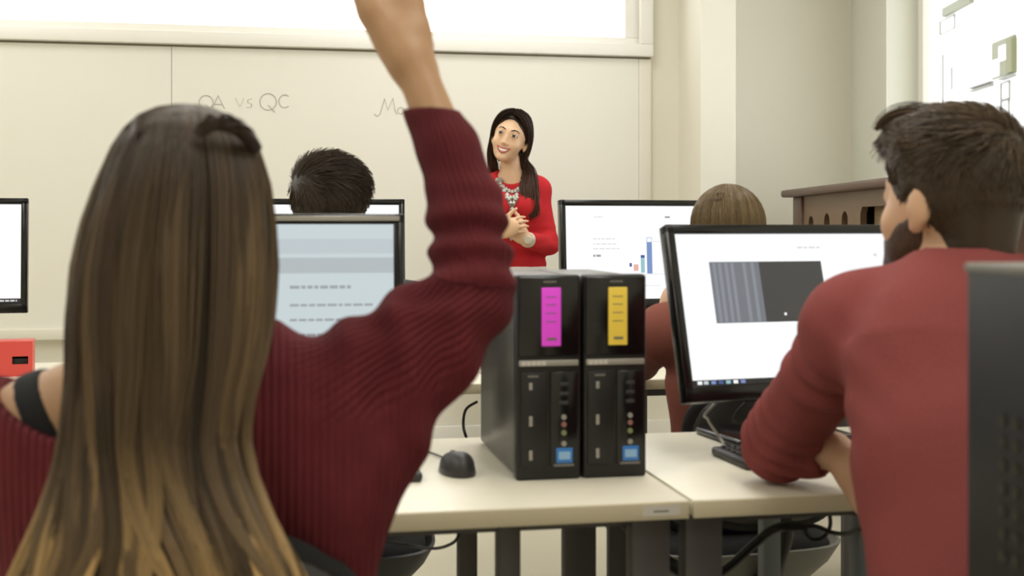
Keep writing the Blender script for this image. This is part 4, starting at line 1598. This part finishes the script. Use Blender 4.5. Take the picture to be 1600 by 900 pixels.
# ------------------------------------------------------------------ 2. the person leaning on the desk
def build_leaning():
    np.random.seed(5)
    fw = nrm(FWD * .98 - RGT * .12)
    pel = W(1540, 900, 1.57); pel[2] = .56
    J = dict(pel=pel, chest=W(1515, 640, 1.695), neck=W(1500, 458, 1.75), headbase=W(1492, 380, 1.79),
             shL=W(1340, 510, 1.80), elL=W(1216, 700, 2.03), wrL=W(1312, 715, 1.965),
             shR=W(1645, 490, 1.76), elR=W(1728, 700, 1.97), wrR=W(1600, 718, 2.09))
    J['elL'][2] = .805; J['wrL'][2] = .80; J['elR'][2] = .80; J['wrR'][2] = .785
    J.update(legs_seated(pel, fw))
    p = Person('bearded person in a faded red sweater leaning on the desk and looking left', J, fw, 1.0, .90)
    J = p.J
    hd = nrm(W(1366, 790, 1.90) - J['wrL'])
    p.hands = hand_prims(J['wrL'], hd, CAMF * .8 - UP * .3, UP, 1.0, (.45, .7, .5), .2, .7) + \
        hand_prims(J['wrR'], nrm(-CAMR + CAMF * .3), -UP, CAMF, 1.0, (.2, .2, .2))
    O = W(1484, 324, 1.80)
    ph = math.radians(30)
    f = -CAMR * math.sin(ph) + CAMF * math.cos(ph)
    R = rot_basis(nrm(f + UP * .06), nrm(UP + CAMR * .04))
    p.body(.0055, [(None, .70, .014), (.70, None, .0055)], head_prims(O, R, 1.0), 'skin2')
    n = p.fw
    elL, wrL, shL = J['elL'], J['wrL'], J['shL']
    cuff = elL + (wrL - elL) * .80
    sl = [(q, k, .007) for q, k in p.torso] + [(cone(shL, elL, .064, .058), .04, 0), (cone(elL, cuff, .054, .042, capb=True), .015, 0),
          (cone(J['shR'], J['elR'], .066, .058), .04, 0), (cone(J['elR'], J['wrR'], .054, .042, capb=True), .015, 0),
          (cone(shL, J['shR'], .062, .062), .05, 0), (cone(shL, J['neck'], .058, .060), .03, 0), (cone(J['shR'], J['neck'], .058, .060), .03, 0),
          (cone(W(1545, 980, 1.57), W(1518, 720, 1.655), .155, .162, n, 1.35), .03, 0), (cone(W(1518, 720, 1.655), W(1500, 580, 1.715), .162, .160, n, 1.4), .03, 0),
          (cone(W(1500, 580, 1.715), W(1500, 500, 1.75), .152, .10, n, 1.4), .05, 0),
          (cone(W(1420, 570, 1.76), W(1345, 535, 1.79), .09, .060), .04, 0),
          (cone(J['neck'] - UP * .03, J['neck'] + UP * .012 + CAMF * .012, .078, .066, capb=True), .03, 0)]
    ua = nrm(elL - shL)

    def disp(P, N):
        e = P - shL
        t = e @ ua
        _, ev, d = seg_param(P, shL, elL)
        near = np.exp(-(d / .10) ** 6)
        a = .0060 * near * np.exp(-((t - .10) / .05) ** 2) * np.sin(2 * math.pi * (t + .3 * (e @ CAMR)) / .05)
        b = .0055 * near * np.exp(-((t - .29) / .07) ** 2) * np.sin(2 * math.pi * (t - .25 * (e @ UP) + .006 * wave(P, 3, 30)) / .036)
        c = .0035 * np.exp(-(((P - W(1335, 640, 1.74)) / .10) ** 2).sum(1)) * np.sin(2 * math.pi * ((P @ CAMR) * .8 + P[:, 2] * .6) / .045)
        # long folds down the back
        g = .0035 * np.sin((P @ CAMR) * 34 + 3 * wave(P, 7, 6)) * np.clip((.98 - P[:, 2]) / .2, 0, 1)
        return a + b + c + g + .0022 * wave(P, 8, 22)
    p.cloth('sweater', 'rust', sl, .0052, 0, cuts=[((0, 0, .60), (0, 0, -1))],
            subs=[(cone(J['neck'] - UP * .01, J['neck'] + UP * .08 + CAMF * .015, .060, .058), .006), (cone(cuff - nrm(wrL - elL) * .015, cuff + nrm(wrL - elL) * .03, .030, .030), .004)],
            disp=disp, arm=[(shL, elL, .09), (elL, cuff, .08)], zs=[(.58, .70, .010), (.70, 1.18, .0050)])
    trousers(p, 'denim'); shoes(p)
    hm = hair_mat('dark_brown_hair', (68, 55, 42), (88, 71, 53), .5)
    short_hair(p, O, R, 1.0, hm, 11, .014, 7500, .034, (-.25, 1.0), 1.08, -.108, .55, .15, True)
    # tuft that overhangs the forehead
    g = lambda *q: O + R @ np.array(q)
    gd = [[g(x * .6, .0, .125), g(x * .8, .05, .134), g(x, .082, .126), g(x - .004, .098, .108)] for x in (-.055, -.04, -.02, 0, .02, .04)]
    L = bundle(gd, 130, (.010, .012, .010, .004), 14, 3)
    strands('hair_fringe', L, .0011, .0006, hm, p.root, p.org, None, None, 3)
    # short beard
    F = Field(O - .17, O + .15, .0042)
    for q, k in head_prims(O, R, 1.0)[0][1:5]: F.add(q, k, .0045)
    F.cut(g(0, .05, -.034), R[:, 2] * .86 + R[:, 1] * .42)
    F.sub(ell(g(0, .11, -.045), (.024, .03, .02), R), .006)
    F.cut(g(0, -.006, -.06), -R[:, 1])
    P, Q = F.mesh()
    np_mesh('beard', relax(P, Q, 2), Q, hair_mat('beard_hair', (74, 54, 40), (80, 60, 44), .3), p.root, p.org, {'tint': np.random.rand(len(P)), 'along': np.zeros(len(P))})


build_leaning()
office_chair('black office chair under the bearded person in faded red', (.885, 1.475, 0), math.radians(7))


# ------------------------------------------------------------------ 3. the standing teacher
def build_teacher():
    np.random.seed(7)
    fw = nrm(-CAMF - CAMR * .12)
    D = 5.3
    pel = W(809, 440, D); pel[2] = .93
    J = dict(pel=pel, chest=W(804, 335, D), neck=W(800, 281, D), headbase=W(797, 250, D - .01),
             shL=W(838, 297, D + .01), elL=W(857, 383, D - .03), wrL=W(822, 374, D - .21),
             shR=W(762, 297, D + .01), elR=W(741, 383, D - .03), wrR=W(778, 364, D - .21))
    rt = np.array((fw[1], -fw[0], 0))
    for q, sg in (('L', -1), ('R', 1)):
        J['kn' + q] = np.array((*(pel + rt * sg * .085)[:2], .50)); J['an' + q] = np.array((*(pel + rt * sg * .09)[:2], .085))
    p = Person('smiling standing person in a bright red sweater with clasped hands and a big necklace', J, fw, .95, .80)
    J = p.J
    hl = nrm(W(792, 352, D - .24) - J['wrL']); hr = nrm(W(806, 352, D - .27) - J['wrR'])
    p.hands = hand_prims(J['wrL'], hl, CAMF * 1.0, UP, .95, (.5, .6, .4), .4) + hand_prims(J['wrR'], hr, CAMF, UP, .95, (.5, .6, .5), .4)
    O = W(797, 217, D - .04)
    R = rot_basis(nrm(-CAMF * .95 - CAMR * .16 + UP * .03), nrm(UP * .955 + CAMR * .29))
    s = .94
    p.body(.0055, [(None, .95, .016), (.95, 1.38, .0055), (1.38, None, .0034)], head_prims(O, R, s, True), 'skin3')
    g = lambda *q: O + R @ (np.array(q) * s)

    def blob(name, m, cs, h=.0018):
        lo = np.min([c.lo for c in cs], 0) - .006; hi = np.max([c.hi for c in cs], 0) + .006
        F = Field(lo, hi, h)
        for c in cs: F.add(c, .003)
        P, Q = F.mesh()
        return np_mesh(name, P, Q, m, p.root, p.org)
    def on(x, z, off=0.0):
        q = march(p.F, g(x, .15, z), -R[:, 1], .2)
        return q + R[:, 1] * off

    def chain(pts, rr, off):
        q = [on(x, z, off) for x, z in pts]
        return [cone(q[i], q[i + 1], rr[i], rr[i + 1]) for i in range(len(q) - 1)]
    for sg in (1, -1):
        e = blob('eye', 'eye_white', [ell(on(sg * .031, .0105, -.0012), np.array((.0130, .0045, .0043)) * s, R)], .0012)
        i = blob('iris', 'iris', [ell(on(sg * .031, .0105, .0016), np.array((.0080, .0036, .0044)) * s, R)], .0009)
        i.parent = e
        lid = blob('eyelash', 'brow', chain([(sg * .018, .0115), (sg * .026, .0165), (sg * .036, .0160), (sg * .046, .0105)], (.0012, .0018, .0020, .0012), .0012), .0009)
        lid.parent = e
        blob('eyebrow', 'brow', chain([(sg * .014, .0315), (sg * .026, .0365), (sg * .038, .0365), (sg * .050, .0300)], (.0020, .0024, .0020, .0010), .0006), .0011)
    xs = [-.030, -.021, -.011, 0, .011, .021, .030]
    blob('lips', 'lip', chain([(x, -.0535 + .0085 * (x / .03) ** 2) for x in xs], (.0018, .0028, .0033, .0030, .0033, .0028, .0018), .0012) +
         chain([(x, -.0715 + .0255 * (x / .03) ** 2) for x in xs], (.0018, .0030, .0040, .0042, .0040, .0030, .0018), .0012), .0012)
    blob('teeth', 'tooth', chain([(x, -.0615 + .0125 * (x / .024) ** 2) for x in (-.023, -.016, -.008, 0, .008, .016, .023)], (.0028, .0048, .0060, .0063, .0060, .0048, .0028), -.0022), .0012)
    # sweater
    n = p.fw
    cL = J['elL'] + (J['wrL'] - J['elL']) * .82; cR = J['elR'] + (J['wrR'] - J['elR']) * .82
    hem = W(812, 428, D)
    pr = [(q, k, .013) for q, k in p.torso] + [(p.armL[0][0], .02, .010), (p.armR[0][0], .02, .010),
         (cone(J['elL'], cL, .044, .034, capb=True), .012, 0), (cone(J['elR'], cR, .044, .034, capb=True), .012, 0),
         (ell(W(786, 322, D - .10), (.062, .055, .060)), .03, 0), (ell(W(822, 322, D - .10), (.062, .055, .060)), .03, 0)]

    def disp(P, N):
        return .003 * wave(P, 3, 26) + .002 * np.sin(P[:, 2] * 120 + 3 * wave(P, 5, 12)) * np.clip((1.2 - P[:, 2]) / .1, 0, 1)
    p.cloth('sweater', 'red', pr, .0055, 0, cuts=[((0, 0, hem[2] + .03), (0, 0, -1)), ],
            subs=[(ell(J['neck'] + UP * .055 - CAMF * .06, (.078, .085, .075)), .006)], disp=disp, arm=[(J['shL'], J['elL'], .07), (J['elL'], cL, .07)])
    FS = p.FC
    # shirt hem and trousers
    pr2 = [(p.torso[0][0], .03), (p.torso[1][0], .03)]
    p.cloth('shirt_hem', 'white_cloth', pr2, .007, .014, cuts=[((0, 0, hem[2] + .035), (0, 0, 1)), ((0, 0, hem[2] + .012), (0, 0, -1))])
    p.cloth('trousers', 'black_cloth', [(q, k) for q, k in p.legs] + [(p.torso[0][0], .03)], .010, .013, cuts=[((0, 0, hem[2] + .014), (0, 0, 1)), ((0, 0, .09), (0, 0, -1))])
    shoes(p)
    # wristwatch
    wd = nrm(J['wrL'] - J['elL'])
    wc = J['wrL'] - wd * .014
    F = Field(wc - .06, wc + .06, .002)
    F.add(cone(wc - wd * .010, wc + wd * .010, .0325, .0315, capa=True, capb=True), .002)
    F.add(cone(wc - CAMF * .030, wc - CAMF * .039, .017, .017, capb=True, capa=True), .002)
    P, Q = F.mesh(); np_mesh('wristwatch', P, Q, 'watch', p.root, p.org)
    # statement necklace: rows of plates and a pendant
    nb = MB()
    rs = random.Random(4)
    for ring, (w0, drop, cnt) in enumerate(((.062, .052, 11), (.058, .078, 10), (.046, .102, 8), (.028, .122, 5))):
        for i in range(cnt):
            a = -1 + 2 * i / (cnt - 1)
            o_ = J['neck'] + CAMR * (a * w0) + UP * (-.006 - drop * (1 - abs(a) ** 1.6)) - CAMF * .35
            q = march(FS, o_, CAMF)
            if q is None: continue
            q = q - CAMF * .004
            nb.tube([q + UP * .012 + CAMF * .003, q, q - UP * .013 + CAMF * .002], [.005, .0115, .004], 6)
    for i in range(8):
        q = march(FS, J['neck'] + UP * (-.142 - i * .016) - CAMF * .35 - CAMR * .004, CAMF)
        if q is None: continue
        q = q - CAMF * .004
        nb.tube([q + UP * .006, q, q - UP * .006], [.003, .006, .003], 6)
    nb.add([(0, 0, 0)] * 0, [])
    nb.v = [tuple(np.array(v) - p.org) for v in nb.v]
    nb.build('necklace', 'silver', p.root)
    # hair
    hm = hair_mat('very_dark_brown_hair', (52, 37, 29), (76, 50, 36), .4)
    F = Field(O - .2, O + .2, .004)
    F.add(ell(g(0, -.018, .040), np.array((.074, .094, .086)) * s, R), .01, .007)
    F.add(ell(g(0, -.05, -.03), np.array((.070, .055, .09)) * s, R), .03)
    F.sub(ell(g(0, .118, -.022), np.array((.064, .078, .122)) * s, R), .012)
    for sg in (1, -1):
        F.sub(ell(g(sg * .09, .02, -.015), np.array((.03, .03, .04)) * s, R), .008)
    F.sub(cone(J['neck'], J['headbase'], .05, .05), .01)
    P, Q = F.mesh()
    np_mesh('hair', relax(P, Q, 2), Q, hm, p.root, p.org, {'tint': np.full(len(P), .4), 'along': np.zeros(len(P))})
    sh = lambda x, y, dd: W(x, y, D + dd)
    gds = []
    for k in range(7):            # her left side: swept behind the ear and forward over the shoulder
        q = k / 6
        gds.append([g(-.002, .085 - .10 * q, .118 + .012 * q), g(-.045, .070 - .11 * q, .098 + .014 * q), g(-.074, .035 - .09 * q, .045), g(-.080, -.012 - .05 * q, -.02), g(-.078, -.035 - .03 * q, -.075),
                    sh(822 + 8 * q, 268, -.03 - .02 * q), sh(818 + 16 * q, 295, -.115), sh(822 + 16 * q, 320, -.140), sh(831 + 10 * q, 344 - 6 * q, -.135)])
    L = bundle(gds, 90, (.010, .012, .012, .012, .014, .018, .020, .018, .007), 30, 1)
    gds = []
    for k in range(5):            # her right side: behind the shoulder
        q = k / 4
        gds.append([g(.002, .085 - .10 * q, .118 + .012 * q), g(.045, .070 - .11 * q, .098 + .014 * q), g(.074, .035 - .09 * q, .045), g(.078, -.005 - .06 * q, -.02), g(.074, -.02 - .05 * q, -.08),
                    sh(768 + 6 * q, 262, .0), sh(766 + 8 * q, 285, .06), sh(768 + 8 * q, 320, .12)])
    L2 = bundle(gds, 80, (.010, .012, .011, .010, .012, .014, .016, .01), 30, 2)
    strands('hair_strands', np.concatenate([L, L2]), .0014, .0009, hm, p.root, p.org, None, None, 3)


build_teacher()


# ------------------------------------------------------------------ 4. and 5. the students of the second row
def seated_row2(px, d, top, label, skin, cloth, female, pose, s=.97, girth=.95):
    fw = FWD
    pel = W(px, 900, d - .03); pel[2] = .56
    y0 = top + .148 * s * FPX / d
    O = W(px, y0, d)
    nk = O - UP * .165 - FWD * .03
    hw = .160 if female else .195
    J = dict(pel=pel, chest=(pel * .42 + nk * .58), neck=nk, headbase=O - UP * .085 - FWD * .012,
             shL=nk - RGT * hw - UP * .055, shR=nk + RGT * hw - UP * .055)
    J.update({k: np.asarray(v, float) for k, v in pose(J).items()})
    J.update(legs_seated(pel, fw))
    p = Person(label, J, fw, s, girth)
    J = p.J
    R = rot_basis(nrm(FWD + UP * -.05), UP)
    p.hands = hand_prims(J['wrL'], J['hdL'], J['pnL'], J['thL'], .95, (.3, .3, .3)) + hand_prims(J['wrR'], J['hdR'], -UP, -RGT, .95, (.15, .2, .2))
    p.body(.006, [(None, .72, .014), (.72, None, .006)], head_prims(O, R, s), skin)
    cL = J['elL'] + (J['wrL'] - J['elL']) * .86; cR = J['elR'] + (J['wrR'] - J['elR']) * .86
    pr = [(q, k, .016) for q, k in p.torso] + [(p.armL[0][0], .02, .013), (p.armR[0][0], .02, .013), (cone(J['elL'], cL, .050, .038, capb=True), .012, 0), (cone(J['elR'], cR, .050, .038, capb=True), .012, 0)]
    p.cloth('sweater', cloth, pr, .0065, 0, cuts=[((0, 0, .60), (0, 0, -1))], subs=[(cone(J['neck'] + UP * .01, J['headbase'], .062, .062), .008)], disp=lambda P, N: .004 * wave(P, 3, 24),
            arm=[(J['shL'], J['elL'], .09), (J['elL'], cL, .08)])
    trousers(p, 'denim', .011); shoes(p, h=.010)
    return p, O, R, s


def pose_a(J):
    el = W(378, 568, 3.38); er = W(650, 568, 3.38); el[2] = er[2] = .79
    wl = el + np.array((.14, .19, 0)); wr = er + np.array((-.14, .19, 0)); wl[2] = wr[2] = .775
    return dict(elL=el, elR=er, wrL=wl, wrR=wr, hdL=FWD + RGT * .2, pnL=-UP, thL=RGT, hdR=FWD - RGT * .2)


def pose_b(J):
    el = W(1000, 568, 3.36); el[2] = .795
    wl = W(1031, 512, 3.16)
    er = W(1262, 568, 3.36); er[2] = .79
    wr = er + np.array((-.12, .19, -.015))
    return dict(elL=el, elR=er, wrL=wl, wrR=wr, hdL=nrm(UP + RGT * .25 - FWD * .1), pnL=nrm(RGT - FWD * .3), thL=-FWD, hdR=FWD - RGT * .2)


p, O, R, s = seated_row2(514, 2.90, 246, 'student with short dark hair in the second row seen from behind', 'skin2', 'grey_shirt', False, pose_a)
hm = hair_mat('black_brown_hair', (58, 48, 38), (72, 60, 48), .5)
short_hair(p, O, R, s, hm, 21, .019, 6500, .046, (1.0, .15), 1.15, -.09, .30, .06, False, .3)
office_chair('black office chair under the dark haired student in the second row', (p.org[0], p.org[1] + .06, 0), math.radians(-4), 'black')

p, O, R, s = seated_row2(1135, 2.95, 281, 'student with a light brown bob in the second row seen from behind', 'skin2', 'brown_knit', True, pose_b, .94, .86)
hm = hair_mat('light_brown_hair', (104, 86, 60), (120, 100, 70), .35)
rs = np.random.RandomState(8)


def bob(th, sv, rad, part):
    """from the parting over the head and straight down to the jaw"""
    ph_ = np.clip(sv * 1.75, 0, 1) * math.radians(102)
    dn = np.clip(sv - .57, 0, 1) / .43
    x = .090 * np.sin(ph_) * np.cos(th) * (1 + .06 * dn); y = -.012 + .106 * np.sin(ph_) * np.sin(th) * (1 + .03 * dn)
    z = .036 + .098 * np.cos(ph_) - .115 * dn
    q = np.stack([x * rad, y * rad, z * np.where(z > 0, rad, 1)], -1) * s
    return O + q @ R.T


n_ = 5200
th = rs.uniform(math.radians(128), math.radians(412), n_)          # leaves the face free (face at 90 degrees)
sv = np.linspace(0, 1, 18)[None] * rs.uniform(.93, 1.0, n_)[:, None]
TH = th[:, None] + rs.normal(0, .05, n_)[:, None] * sv + .04 * np.sin(7 * sv + rs.uniform(0, 6, n_)[:, None])
L = bob(TH, sv, (1 + rs.uniform(-.06, .02, n_))[:, None], 0)
strands('hair_strands', L, .0012, .0009, hm, p.root, p.org, np.clip(rs.normal(.5, .2, n_) + .25 * np.sin(th * 23), 0, 1), None, 3)
F = Field(O - .2, O + .2, .005)
F.add(ell(O + R @ np.array((0, -.013, .036)), np.array((.080, .095, .086)) * s, R), .01)
F.add(cone(O + R @ np.array((0, -.035, .03)), O + R @ np.array((0, -.035, -.08)), .074, .074, R[:, 1], 1.15, capb=True), .02)
F.sub(ell(O + R @ np.array((0, .11, -.035)), np.array((.07, .08, .115)), R), .01)
F.sub(cone(J_ if False else p.J['neck'], p.J['headbase'], .05, .05), .01)
P, Q = F.mesh()
np_mesh('hair', relax(P, Q, 2), Q, hm, p.root, p.org, {'tint': np.full(len(P), .3), 'along': np.zeros(len(P))})
office_chair('black office chair with grey seat shell under the student with the bob', (p.org[0], p.org[1] + .06, 0), math.radians(5), 'shell')
